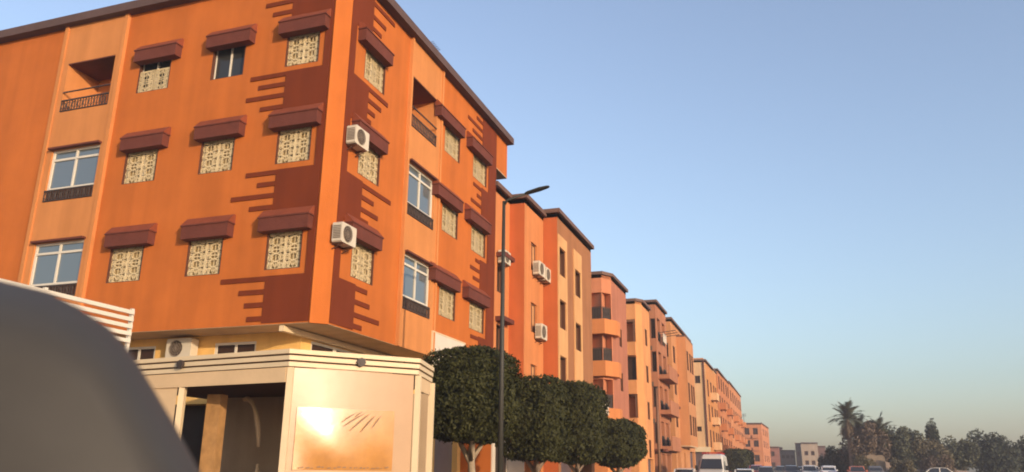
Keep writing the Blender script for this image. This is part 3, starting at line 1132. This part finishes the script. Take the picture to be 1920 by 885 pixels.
obj('yagi', yb.mesh('yagi', M['iron']), ra)
# far group: standing in shade, which is put into the dulled, greyed wall colours
gE = 'buildings at the end of the street'
c_j = colour('shaded_red_stucco', (0.266, 0.111, 0.081))
J_, jf = poly_building('little dull red house at the end of the street, right of the small orange block', [(-9.4, 232), (-4.95, 232), (-4.2, 244), (-9.4, 244)], 7.7, c_j, {
    0: [('win', 2.4, 3.3, z, z + 1.2) for z in (2.6, 5.4)]}, group=gE)
jf[0].mb('shop_awning', MB().prism([(0, 2.0), (-1.4, 1.7), (-1.4, 1.6), (0, 1.9)], .6, 4.0), M['signw'])
c_k = colour('shaded_grey_render', (0.148, 0.122, 0.107))
poly_building('low grey block at the far end of the street', [(-4.8, 236), (-.95, 236), (-.9, 250), (-4.8, 250)], 6.9, c_k, {
    0: [('win', .4 + q * 1.2, 1.2 + q * 1.2, z, z + .9) for q in range(3) for z in (2.4, 4.9)]}, group=gE)
c_l = colour('shaded_dark_grey_render', (0.096, 0.081, 0.074))
poly_building('narrow dark grey tower between the grey block and the beige house', [(-.65, 231), (.72, 231), (.72, 236), (-.65, 236)], 8.6, c_l, {
    0: [('win', .4, .9, 5.4, 6.6)]}, group=gE, over=.1)
c_m = colour('shaded_beige_stucco', (0.340, 0.266, 0.200))
M_, mf = poly_building('beige three-storey house at the far end of the street beside the trees', [(.8, 230), (4.9, 230), (5.1, 244), (.8, 244)], 8.7, c_m, {
    0: [('win', .7 + q * 1.6, 1.6 + q * 1.6, z, z + 1.1) for q in range(2) for z in (3.2, 5.6)]}, cm='cornice', group=gE, over=.08)
mf[0].mb('ledge', MB().box(-.1, 4.3, -.7, 0, 2.3, 2.6), M['signw'])
c_n = colour('shaded_maroon_render', (0.141, 0.078, 0.063))
poly_building('small maroon house half hidden by the dark bush at the end of the street', [(4.95, 232), (6.8, 232), (6.8, 240), (4.95, 240)], 7.9, c_n, {
    0: [('win', .5, 1.2, 5.2, 6.3)]}, group=gE, over=.1)

# ================================================================ vegetation


def leaves(b, n, place, size, rnd):
    for _ in range(n):
        p, nrm = place(rnd)
        ax = Vector((rnd.gauss(0, 1), rnd.gauss(0, 1), rnd.gauss(0, 1) + .2))
        if nrm is not None:
            ax = (nrm * 1.1 + ax * .75)
        ax.normalize()
        t = ax.cross(Vector((rnd.random() - .5, rnd.random() - .5, rnd.random() - .5))).normalized()
        s = ax.cross(t)
        L = size * rnd.uniform(.6, 1.3)
        W = L * rnd.uniform(.35, .55)
        k = len(b.v)
        b.v += [tuple(p - t * L), tuple(p + s * W), tuple(p + t * L), tuple(p - s * W)]
        b.f.append((k, k + 1, k + 2, k + 3))


def noise3(v, ph):
    return (math.sin(v.x * 2.3 + ph) + math.sin(v.y * 2.9 + ph * 2) + math.sin(v.z * 2.6 + ph * 3) + math.sin(v.x * 5.1 - v.z * 4.3 + ph)) / 4


def ficus(x, y, rx, ry, z0, z1, n, label, seed, leaf=.062, stems=3, power=5.5, group='clipped street trees', lime=True):
    rnd = random.Random(seed)
    root = thing('ficus_tree', label, 'tree', (x, y, .13), 0, group)
    cz, rz = (z0 + z1) / 2 - .13, (z1 - z0) / 2
    ph = rnd.random() * 6

    def place(r):
        while True:
            d = Vector((r.gauss(0, 1), r.gauss(0, 1), r.gauss(0, 1))).normalized()
            k = (abs(d.x) ** power + abs(d.y) ** power + abs(d.z) ** power) ** (-1 / power)
            q = d * k
            nn = 1 + .07 * noise3(q * 2.2, ph) + .05 * noise3(q * 5, ph + 1)
            lump = noise3(q * 4.0, ph + 3)
            dep = 1 - abs(r.gauss(0, .07)) - (.12 if lump < -.35 else 0)
            if r.random() < .04:
                dep += .06 * r.random()
            q = q * nn * dep
            taper = 1 - .06 * max(0, -q.z) ** 2
            p = Vector((q.x * rx * taper, q.y * ry * taper, cz + q.z * rz))
            return p, Vector((d.x / rx, d.y / ry, d.z / rz)).normalized()
    b = MB()
    leaves(b, n, place, leaf, rnd)
    # dark inner mass of twigs keeps the middle of the crown dense
    k0 = len(b.v)
    nu, nv = 20, 12
    for j in range(nv + 1):
        for i in range(nu):
            th, fi = 2 * math.pi * i / nu, math.pi * (j / nv - .5)
            d = Vector((math.cos(th) * math.cos(fi), math.sin(th) * math.cos(fi), math.sin(fi)))
            k = (abs(d.x) ** power + abs(d.y) ** power + abs(d.z) ** power) ** (-1 / power)
            q = d * k * (.80 + .06 * noise3(d * 6, ph))
            b.v.append((q.x * rx, q.y * ry, cz + q.z * rz))
    for j in range(nv):
        for i in range(nu):
            b.f.append((k0 + j * nu + i, k0 + j * nu + (i + 1) % nu, k0 + (j + 1) * nu + (i + 1) % nu, k0 + (j + 1) * nu + i))
    b.build('crown', M['ficus'], root, fix=False)
    tb = MB()
    hb = z0 - .13
    tb.tube([(0, 0, -.05), (.03, .02, hb * .5), (.0, .0, hb * .8), (.05, .02, hb + .5)], [.13, .10, .09, .07], 9)
    for k in range(stems):
        a = k * 2 * math.pi / stems + 1
        tb.tube([(0, 0, hb * .72), (.25 * rx * math.cos(a), .25 * ry * math.sin(a), hb * .95), (.55 * rx * math.cos(a), .55 * ry * math.sin(a), hb + rz * .7)], [.085, .065, .04], 7)
    tb.build('trunk', M['limed'] if lime else M['trunk'], root, smooth=True)
    return root


ficus(-8.0, 19.75, 1.14, 1.18, 1.92, 4.30, 22000, 'first clipped ficus, big square-topped crown beside the terrace', 1, .055)
ficus(-8.0, 25.3, 1.08, 1.25, 1.55, 4.15, 20000, 'second clipped ficus along the pavement, right of the lamp pole', 2, .06, lime=False)
ficus(-8.0, 30.5, 1.08, 1.30, 1.50, 4.50, 18000, 'third clipped ficus along the pavement, domed, with a steep right side', 3, .066, lime=False)
ficus(-8.0, 38.0, 1.25, 1.80, 1.40, 3.55, 15000, 'fourth and lower clipped ficus, rounded, in front of the pink block', 4, .08, power=3.2, lime=False)
ficus(-8.0, 122, 1.7, 9.0, 1.3, 4.3, 6000, 'far clipped tree behind the white van, box shaped', 5, .22)


def frond_mesh(L, m, droop, seed, key):
    def mk():
        rnd = random.Random(seed)
        b = MB()
        n = 16
        pts = [Vector((L * t * (1 - .12 * t * droop), 0, L * (.42 * t - droop * .62 * t * t))) for t in [i / n for i in range(n + 1)]]
        b.tube(pts, [.035 * (1 - .8 * i / n) for i in range(n + 1)], 4)
        for i in range(2, n + 1):
            p = pts[i]
            t = (pts[i] - pts[i - 1]).normalized()
            ll = L * .26 * math.sin(math.pi * (.12 + .8 * i / n)) + .1
            for sd in (-1, 1):
                for q in (0, .5):
                    base = p - t * L / n * q
                    tip = base + (Vector((0, sd, 0)) * .75 + t * .62 + Vector((0, 0, .18 - .30 * rnd.random()))) * ll * rnd.uniform(.8, 1.1)
                    wv = t * .055
                    b.quad(base - wv, base + wv, tip)
        return b.mesh('frond', m, fix=False)
    return C(('frond', key), mk)


def palm(x, y, h, L, label, seed, n=34, dead=12, lean=(0, 0)):
    rnd = random.Random(seed)
    root = thing('palm_tree', label, 'tree', (x, y, 0), 0, 'date palms on the right of the street')
    b = MB()
    k = 14
    b.tube([(lean[0] * (i / k) ** 2, lean[1] * (i / k) ** 2, h * i / k - .02) for i in range(k + 1)],
           [.30 - .08 * i / k + (.03 if i % 2 else 0) for i in range(k + 1)], 10)
    b.build('trunk', M['trunk'], root)
    top = Vector((lean[0], lean[1], h))
    for i in range(n):
        a = i * 2.39996
        u = i / n
        fm = frond_mesh(L, M['palm_leaf'], .45 + .5 * (i % 3) / 2, i % 3, ('g', L, i % 3))
        o = obj('frond', fm, root, top)
        o.rotation_euler = (0, R(28 - 92 * (1 - u) ** .8 + 20) if u < .99 else 0, a)
        o.rotation_euler = (rnd.uniform(-.2, .2), R(-68 + 100 * u), a)
        s = rnd.uniform(.85, 1.1)
        o.scale = (s, s, s)
    for i in range(dead):
        fm = frond_mesh(L * .9, M['dead_frond'], .9, 9, ('d', L))
        o = obj('dead_frond', fm, root, top - Vector((0, 0, .15)))
        o.rotation_euler = (rnd.uniform(-.3, .3), R(rnd.uniform(55, 80)), i * 2 * math.pi / max(1, dead) + rnd.random())
    return root


palm(6.15, 110, 7.7, 2.75, 'tall green date palm with an open fan crown, standing above the others', 21, 30, 12)
palm(7.5, 112, 6.1, 2.9, 'brown shaggy palm with hanging dead fronds, right of the tall palm', 22, 26, 46)
palm(9.1, 111.5, 6.0, 2.7, 'shorter brown palm leaning right beside the shaggy palm', 23, 24, 40, (.6, 0))


def bush(x, y, rx, ry, h, n, m, label, seed, leaf=.16, cat='tree', name='bushy_tree', group='trees and bushes on the right of the street', z=0, lumps=9):
    rnd = random.Random(seed)
    root = thing(name, label, cat, (x, y, z), 0, group)
    cl = []
    for i in range(lumps):
        a, rr = rnd.random() * 6.28, math.sqrt(rnd.random())
        zz_ = rnd.uniform(.25, .8) if i else .75
        q = math.sqrt(max(.1, 1 - (zz_ - .3) ** 2))
        cl.append((Vector((rr * .66 * rx * math.cos(a) * q, rr * .66 * ry * math.sin(a) * q, h * zz_)), rnd.uniform(.30, .5)))

    def place(r):
        c, s = r.choice(cl)
        d = Vector((r.gauss(0, 1), r.gauss(0, 1), r.gauss(0, 1))).normalized()
        q = (r.random() ** .4) * s
        p = c + Vector((d.x * rx * q, d.y * ry * q, d.z * h * q * .7))
        p.z = max(.05, p.z)
        return p, None
    b = MB()
    leaves(b, n, place, leaf, rnd)
    b.build('crown', m, root, fix=False)
    tb = MB()
    tb.tube([(0, 0, -.05), (.1, 0, h * .35), (0, .05, h * .7)], [.16, .12, .05], 7)
    for c, s in cl[:5]:
        tb.tube([(0.05, 0, h * .2), tuple(c * .6 + Vector((0, 0, .1))), tuple(c)], [.07, .05, .02], 5)
    tb.build('trunk', M['trunk'], root)
    return root


bush(12.2, 112, 2.9, 3.0, 6.9, 12000, M['olive_leaf'], 'broad dusty green tree right of the brown palms', 31, .2, lumps=14)
bush(8.4, 114.5, 3.3, 2.5, 7.0, 12000, M['dead_frond'], 'brownish tree behind the shaggy palms', 32, .2, lumps=12)
bush(15.2, 111, 2.6, 3, 5.2, 9000, M['brush'], 'lower dusty brown-green bush sloping down at the right', 33, .19, lumps=12)
bush(16.5, 118, 1.2, 1.0, 7.7, 3500, M['dark_leaf'], 'dark upright tree standing behind the sloping bush', 24, .17, lumps=10)
bush(18.6, 113, 2.8, 3, 5.4, 8000, M['olive_leaf'], 'olive tree near the right edge, beyond the dark upright tree', 36, .2, lumps=12)
bush(22.8, 114, 3.2, 3, 6.1, 9000, M['dark_leaf'], 'dark tree at the far right edge', 37, .2, lumps=12)
bush(27.5, 116, 3.6, 3, 5.6, 9000, M['olive_leaf'], 'dusty tree beyond the dark one at the far right edge', 38, .2, lumps=12)
bush(8.5, 109.8, 2.5, 1.6, 7.2, 9000, M['dead_frond'], 'shaggy brown thicket filling the gap between the palm trunks', 42, .2, lumps=14)
bush(5.0, 116, 1.9, 3, 4.4, 7000, M['dark_leaf'], 'dark green bush at the foot of the tall palm', 34, .18, lumps=12)
bush(3.6, 122, 1.3, 2, 3.4, 4000, M['dark_leaf'], 'small dark bush between the palms and the far houses', 35, .18)
bush(7.2, 99, 1.9, 1.3, 2.9, 5000, M['brush'], 'dry yellowish scrub on the bank below the palms', 39, .12, 'bush', 'dry_bush')
bush(10.9, 100, 1.7, 1.4, 3.1, 4500, M['brush'], 'arching dry brush at the right of the earth mound', 40, .13, 'bush', 'dry_bush')
bush(14.4, 102, 2.2, 1.4, 3.3, 4500, M['dead_frond'], 'brown dry scrub at the right end of the bank', 41, .13, 'bush', 'dry_bush')

# earth bank on the right
b = MB()
nx, ny = 40, 16
for j in range(ny + 1):
    for i in range(nx + 1):
        x, y = 4.4 + 28 * i / nx, 99 + 12 * j / ny
        e = math.sin(math.pi * j / ny) * min(1, i / 3)
        hgt = e * (2.05 + .45 * math.exp(-((x - 8.4) / 1.7) ** 2) + .25 * math.sin(x * .9) + .15 * math.sin(x * 2.3 + y) - .06 * max(0, x - 10))
        b.v.append((x, y, hgt - .03))
for j in range(ny):
    for i in range(nx):
        n = j * (nx + 1) + i
        b.f.append((n, n + 1, n + nx + 2, n + nx + 1))
struct(b.build('earth_bank', M['earth'], smooth=True))
M['mud'] = mat('mud_wall', (.20, .15, .105), .95, .2, 1.5, .5, 6)
wl = thing('ruined_wall', 'low sandy broken wall standing on the earth bank below the palms', 'wall', (8.1, 101.5, 1.4))
obj('masonry', MB().prism([(-1.25, 0), (1.3, 0), (1.3, 1.55), (.95, 1.85), (.2, 1.78), (-.6, 1.9), (-1.1, 1.75), (-1.3, 1.0)], -.25, .25, 'y').mesh('masonry', M['mud']), wl)
wl.scale = (.8, 1, 1)

# ================================================================ street lamps


def street_lamp(x, y, label, h=7.92):
    o = thing('street_lamp', label, 'street lamp', (x, y, .13))
    obj('pole', C(('pole', h), lambda: MB().tube([(0, 0, 0), (0, 0, h * .5), (0, 0, h)], [.075, .058, .042], 12).mesh('pole', M['lampgrey'], True)), o)
    obj('base_plate', C('bp', lambda: MB().box(-.2, .2, -.2, .2, 0, .03).mesh('base_plate', M['lampgrey'])), o)
    obj('door', C('dr', lambda: MB().box(-.05, .05, -.10, -.085, .5, .9).mesh('door', M['steel'])), o)
    obj('arm', C('arm', lambda: MB().tube([(0, 0, -.10), (.10, 0, .03), (.66, 0, .16)], [.04, .035, .03], 8).mesh('arm', M['lampgrey'], True)), o, (0, 0, h))
    hd = MB()
    secs = [(.58, .035, .03), (.66, .09, .04), (.98, .11, .045), (1.20, .08, .03), (1.25, .05, .015)]
    for (xx, wy, t) in secs:
        zc_ = .03 + .20 * xx
        hd.v += [(xx, -wy, zc_), (xx, -wy * .6, zc_ + t), (xx, wy * .6, zc_ + t), (xx, wy, zc_), (xx, wy * .7, zc_ - t * .6), (xx, -wy * .7, zc_ - t * .6)]
    n_ = len(secs)
    for i in range(n_ - 1):
        for j in range(6):
            hd.f.append((i * 6 + j, i * 6 + (j + 1) % 6, i * 6 + 6 + (j + 1) % 6, i * 6 + 6 + j))
    hd.f += [tuple(range(6)), tuple(range(6 * n_ - 6, 6 * n_))]
    obj('lamp_head', C('lh', lambda: hd.mesh('lamp_head', M['lampgrey'])), o, (0, 0, h))
    return o


M['lampgrey'] = mat('lamp_paint', (0.032, 0.028, 0.021), .6, .1)
street_lamp(-6.8, 18.67, 'nearest street lamp, tall dark pole in front of the first clipped tree')
pl = thing('utility_pole', 'thin plain brown pole standing on the pavement in front of the light orange block', 'pole', (-6.8, 42.6, .13))
obj('shaft', MB().tube([(0, 0, 0), (0, 0, 2.6), (0, 0, 5.3)], [.085, .075, .06], 10).mesh('shaft', M['woodframe'], True), pl)
obj('cap', MB().tube([(0, 0, 5.3), (0, 0, 5.36)], .075, 10).mesh('cap', M['iron']), pl)

# ================================================================ vehicles


def loft(b, secs):
    n, k = len(b.v), len(secs[0])
    for s in secs:
        b.v += [tuple(p) for p in s]
    for i in range(len(secs) - 1):
        for j in range(k):
            b.f.append((n + i * k + j, n + i * k + (j + 1) % k, n + (i + 1) * k + (j + 1) % k, n + (i + 1) * k + j))
    b.f += [tuple(n + j for j in range(k))[::-1], tuple(n + (len(secs) - 1) * k + j for j in range(k))]


def ring(y, hw, z0, z1, c=.12, tw=None):
    tw = hw if tw is None else tw
    return [(-hw + c, y, z0), (hw - c, y, z0), (hw, y, z0 + c), (hw * .5 + tw * .5 + .0, y, (z0 + z1) / 2), (tw, y, z1 - c), (tw - c, y, z1), (-tw + c, y, z1), (-tw, y, z1 - c), (-hw * .5 - tw * .5, y, (z0 + z1) / 2), (-hw, y, z0 + c)]


def wheels(root, xs, ys, r):
    for y in ys:
        for sx in (-1, 1):
            def mk():
                b = MB()
                prof = [(r * .62, -.10), (r * .93, -.10), (r, -.06), (r, .06), (r * .93, .10), (r * .62, .10)]
                k = 20
                for a in range(k):
                    for p in prof:
                        b.v.append((p[1], p[0] * math.cos(2 * math.pi * a / k), p[0] * math.sin(2 * math.pi * a / k)))
                m = len(prof)
                for a in range(k):
                    for j in range(m):
                        b.f.append((a * m + j, a * m + (j + 1) % m, ((a + 1) % k) * m + (j + 1) % m, ((a + 1) % k) * m + j))
                return b.mesh('wheel', M['tyre'])
            o = obj('wheel', C(('wheel', r), mk), root, (sx * xs, y, r))
            obj('rim', C(('rim', r), lambda: MB().prism([(r * .63 * math.cos(t * math.pi / 8), r * .63 * math.sin(t * math.pi / 8)) for t in range(16)], -.07, .07, 'x').mesh('rim', M['chrome'])), o)


def van(x, y, label, col_=(.533, .488, .429), rack=True, rz=0):
    """high-roofed van facing the camera (-y)"""
    o = thing('parked_van', label, 'van', (x, y, rise(y)), rz)
    pm = C(('vp', col_), lambda: mat('van_paint', col_, .35, .03, coat=.3))
    b = MB()
    secs = [ring(-2.5, .86, .45, .95, .1, .80), ring(-2.42, .93, .32, 1.12, .1, .88), ring(-1.75, .96, .30, 1.38, .1, .92),
            ring(-1.70, .96, .30, 1.40, .1, .91), ring(-1.0, .97, .30, 2.18, .14, .82), ring(-.75, .97, .30, 2.44, .16, .80),
            ring(-.2, .97, .30, 2.52, .16, .80), ring(2.3, .97, .30, 2.52, .16, .80), ring(2.5, .94, .34, 2.44, .16, .78)]
    loft(b, secs)
    b.build('body', pm, o)
    g = MB()
    g.quad((-.82, -1.735, 1.42), (.82, -1.735, 1.42), (.70, -1.045, 2.14), (-.70, -1.045, 2.14))
    ws = g.build('windscreen', M['carglass'], o, (0, -.03, .02))
    for sx in (-1, 1):
        g = MB()
        g.quad((sx * .955, -1.35, 1.38), (sx * .955, -.35, 1.38), (sx * .885, -.35, 2.02), (sx * .905, -1.0, 2.0))
        g.build('side_window', M['carglass'], o, (sx * .012, 0, 0))
        m_ = MB()
        m_.box(sx * 1.0 if sx > 0 else -1.2, 1.2 if sx > 0 else -1.0, -1.5, -1.38, 1.35, 1.68)
        mo = m_.build('wing_mirror', M['tyre'], o)
        MB().box(sx * 1.03 if sx > 0 else -1.17, 1.17 if sx > 0 else -1.03, -1.379, -1.374, 1.39, 1.64).build('glass', M['chrome'], mo)
        hl = MB()
        hl.quad((sx * .52, -2.475, .84), (sx * .84, -2.44, .86), (sx * .84, -2.36, 1.08), (sx * .52, -2.40, 1.04))
        hl.build('headlight', M['lamp'], o, (0, -.03, 0))
    MB().box(-.48, .48, -2.49, -2.45, .80, 1.0).build('grille', M['tyre'], o)
    MB().box(-.90, .90, -2.58, -2.40, .36, .62).build('bumper', M['acdark'], o)
    MB().box(-.26, .26, -2.59, -2.575, .42, .54).build('number_plate', M['signw'], o)
    rk = MB()
    for yy in (-.5, .6, 1.8):
        rk.box(-.74, .74, yy - .03, yy + .03, 2.60, 2.64)
        for sx in (-.7, .7):
            rk.box(sx - .03, sx + .03, yy - .025, yy + .025, 2.51, 2.60)
    if rack:
        rk.build('roof_rack', M['tail'], o)
    wheels(o, .86, (-1.7, 1.6), .34)
    return o


van(-6.15, 64, 'white high-roofed van facing us in the street before the tan block')


def car(x, y, col_, label, rz=0, group='cars in the street'):
    o = thing('parked_car', label, 'car', (x, y, rise(y)), rz, group)
    pm = C(('paint', col_), lambda: mat('car_paint', col_, .3, .03, coat=.5))

    def body():
        b = MB()
        loft(b, [ring(-2.05, .66, .34, .70, .08), ring(-1.98, .80, .22, .80, .09, .74), ring(-1.2, .86, .20, .90, .09, .80), ring(-.9, .86, .20, .93, .09, .80),
                 ring(.9, .87, .20, .97, .09, .80), ring(1.75, .85, .22, .98, .09, .78), ring(1.98, .76, .30, .86, .09, .70)])
        return b.mesh('body', pm)

    def cab():
        b = MB()
        loft(b, [ring(-.95, .70, .90, .96, .02, .68), ring(-.30, .74, .90, 1.40, .05, .60), ring(.1, .74, .90, 1.46, .06, .58), ring(.9, .74, .90, 1.44, .06, .58), ring(1.4, .70, .90, 1.20, .05, .58), ring(1.72, .66, .90, .99, .02, .62)])
        return b.mesh('cabin_glass', M['carglass'])

    def roof():
        b = MB()
        loft(b, [ring(-.34, .56, 1.385, 1.412, .012, .54), ring(.1, .585, 1.44, 1.482, .015, .56), ring(.9, .585, 1.42, 1.462, .015, .56), ring(1.25, .56, 1.28, 1.315, .012, .54)])
        for sx in (-1, 1):
            b.prism([(-.92, .93), (-.30, 1.40), (-.22, 1.40), (-.80, .93)], sx * .715 - .015, sx * .66 + .015)
            b.prism([(.35, .93), (.35, 1.44), (.43, 1.44), (.43, .93)], sx * .745 - .012, sx * .60 + .012)
            b.prism([(1.70, .96), (1.30, 1.28), (1.20, 1.30), (1.55, .96)], sx * .70 - .015, sx * .62 + .015)
        return b.mesh('roof', pm)
    obj('body', C(('cb', col_), body), o)
    obj('cabin_glass', C(('cc', col_), cab), o)
    obj('roof', C(('cr', col_), roof), o)
    for sx in (-1, 1):
        obj('headlight', C(('hl', sx), lambda: MB().box(sx * .64 - .13, sx * .64 + .13, -2.04, -1.97, .58, .72).mesh('headlight', M['lamp'])), o)
        obj('tail_light', C(('tl', sx), lambda: MB().box(sx * .62 - .12, sx * .62 + .12, 1.92, 1.99, .62, .80).mesh('tail_light', M['tail'])), o)
        obj('wing_mirror', C(('wm', sx, col_), lambda: MB().box(sx * .9 - .09, sx * .9 + .09, -.62, -.52, .93, 1.07).mesh('wing_mirror', pm)), o)
    obj('bumper', C('bum', lambda: MB().box(-.74, .74, -2.09, -2.0, .28, .46).mesh('bumper', M['acdark'])), o)
    wheels(o, .76, (-1.28, 1.25), .30)
    return o


car(-8.05, 62, (.62, .56, .52), 'pale car parked just left of the white van, only its roof showing')
car(-4.3, 70, (.60, .56, .50), 'white car just right of the white van')
car(-3.1, 84, (.10, .09, .08), 'dark car behind the white car in the street, left of the road middle')
car(-4.6, 97, (.30, .05, .04), 'red car farther up the street against the orange block')
car(-2.2, 110, (.12, .12, .11), 'dark grey car in the distance in front of the little dull red house')
car(-2.9, 128, (.55, .52, .50), 'silver car far up the street, below the low grey block')
car(-.2, 120, (.09, .08, .08), 'black car far up the street, below the dark tower')
car(1.6, 112, (.50, .47, .45), 'light grey car below the beige house')
car(2.9, 96, (.62, .60, .58), 'white car at the right kerb below the dark bush', math.pi)
car(-5.2, 104, (.06, .06, .055), 'black car parked at the left kerb in front of the far clipped tree')
car(-4.2, 117, (.20, .19, .18), 'mid grey car at the left, farther than the red car')
car(-.9, 99, (.07, .06, .06), 'near black car in the middle of the street below the grey block')
car(1.0, 97, (.45, .43, .41), 'silver grey car left of the white one at the right kerb')
car(5.6, 93, (.50, .15, .09), 'red car in front of the earth bank under the tall palm')
car(12.6, 86, (.62, .57, .50), 'pale car parked sideways at the far right below the dry brush', math.pi / 2)
car(7.6, 97, (.10, .09, .085), 'dark car between the red car and the ruined wall', math.pi)

# near out-of-focus grey part of the vehicle the picture is taken from
prof = [(-.470, .080), (-.440, .112), (-.3975, .1268), (-.363, .1248), (-.3275, .1167), (-.303, .1055), (-.2803, .0918), (-.263, .0752), (-.2428, .0489), (-.2251, .0253),
        (-.2054, -.0038), (-.1859, -.0353), (-.1721, -.0674), (-.168, -.120), (-.175, -.20), (-.47, -.21)]
b = MB()
secs = [(-.10, .72), (-.085, .84), (-.05, .94), (-.02, .985), (.0, 1.0), (.03, .99), (.07, .95), (.095, .88), (.105, .78)]
for yy, k in secs:
    g_ = (.55 + yy) / .55
    b.v += [((-.33 + (px_ + .33) * k) * g_, yy, (-.06 + (pz_ + .06) * k) * g_) for px_, pz_ in prof]
n_ = len(prof)
for i in range(len(secs) - 1):
    for j in range(n_):
        b.f.append((i * n_ + j, i * n_ + (j + 1) % n_, (i + 1) * n_ + (j + 1) % n_, (i + 1) * n_ + j))
b.f += [tuple(range(n_))[::-1], tuple((len(secs) - 1) * n_ + j for j in range(n_))]
sh = thing('car_part', 'plain dark grey rounded car part, out of focus, filling the lower left corner', 'car part',
           (-math.sin(yaw) * .55, math.cos(yaw) * .55, CAM_Z), yaw)
b.build('housing', M['trim'], sh, smooth=True)

# thin dusty evening air
hz_ = MB().box(-120, 120, -60, 330, -1.05, 18.5)
hm = bpy.data.materials.new('dusty_air')
hm.use_nodes = True
hm.node_tree.nodes.clear()
ho = hm.node_tree.nodes.new('ShaderNodeOutputMaterial')
pv = hm.node_tree.nodes.new('ShaderNodeVolumePrincipled')
pv.inputs['Color'].default_value = (.88, .85, .90, 1)
pv.inputs['Density'].default_value = .0010
pv.inputs['Anisotropy'].default_value = .2
hm.node_tree.links.new(pv.outputs[0], ho.inputs['Volume'])
ha = hz_.build('haze', hm)
ha['kind'] = 'stuff'
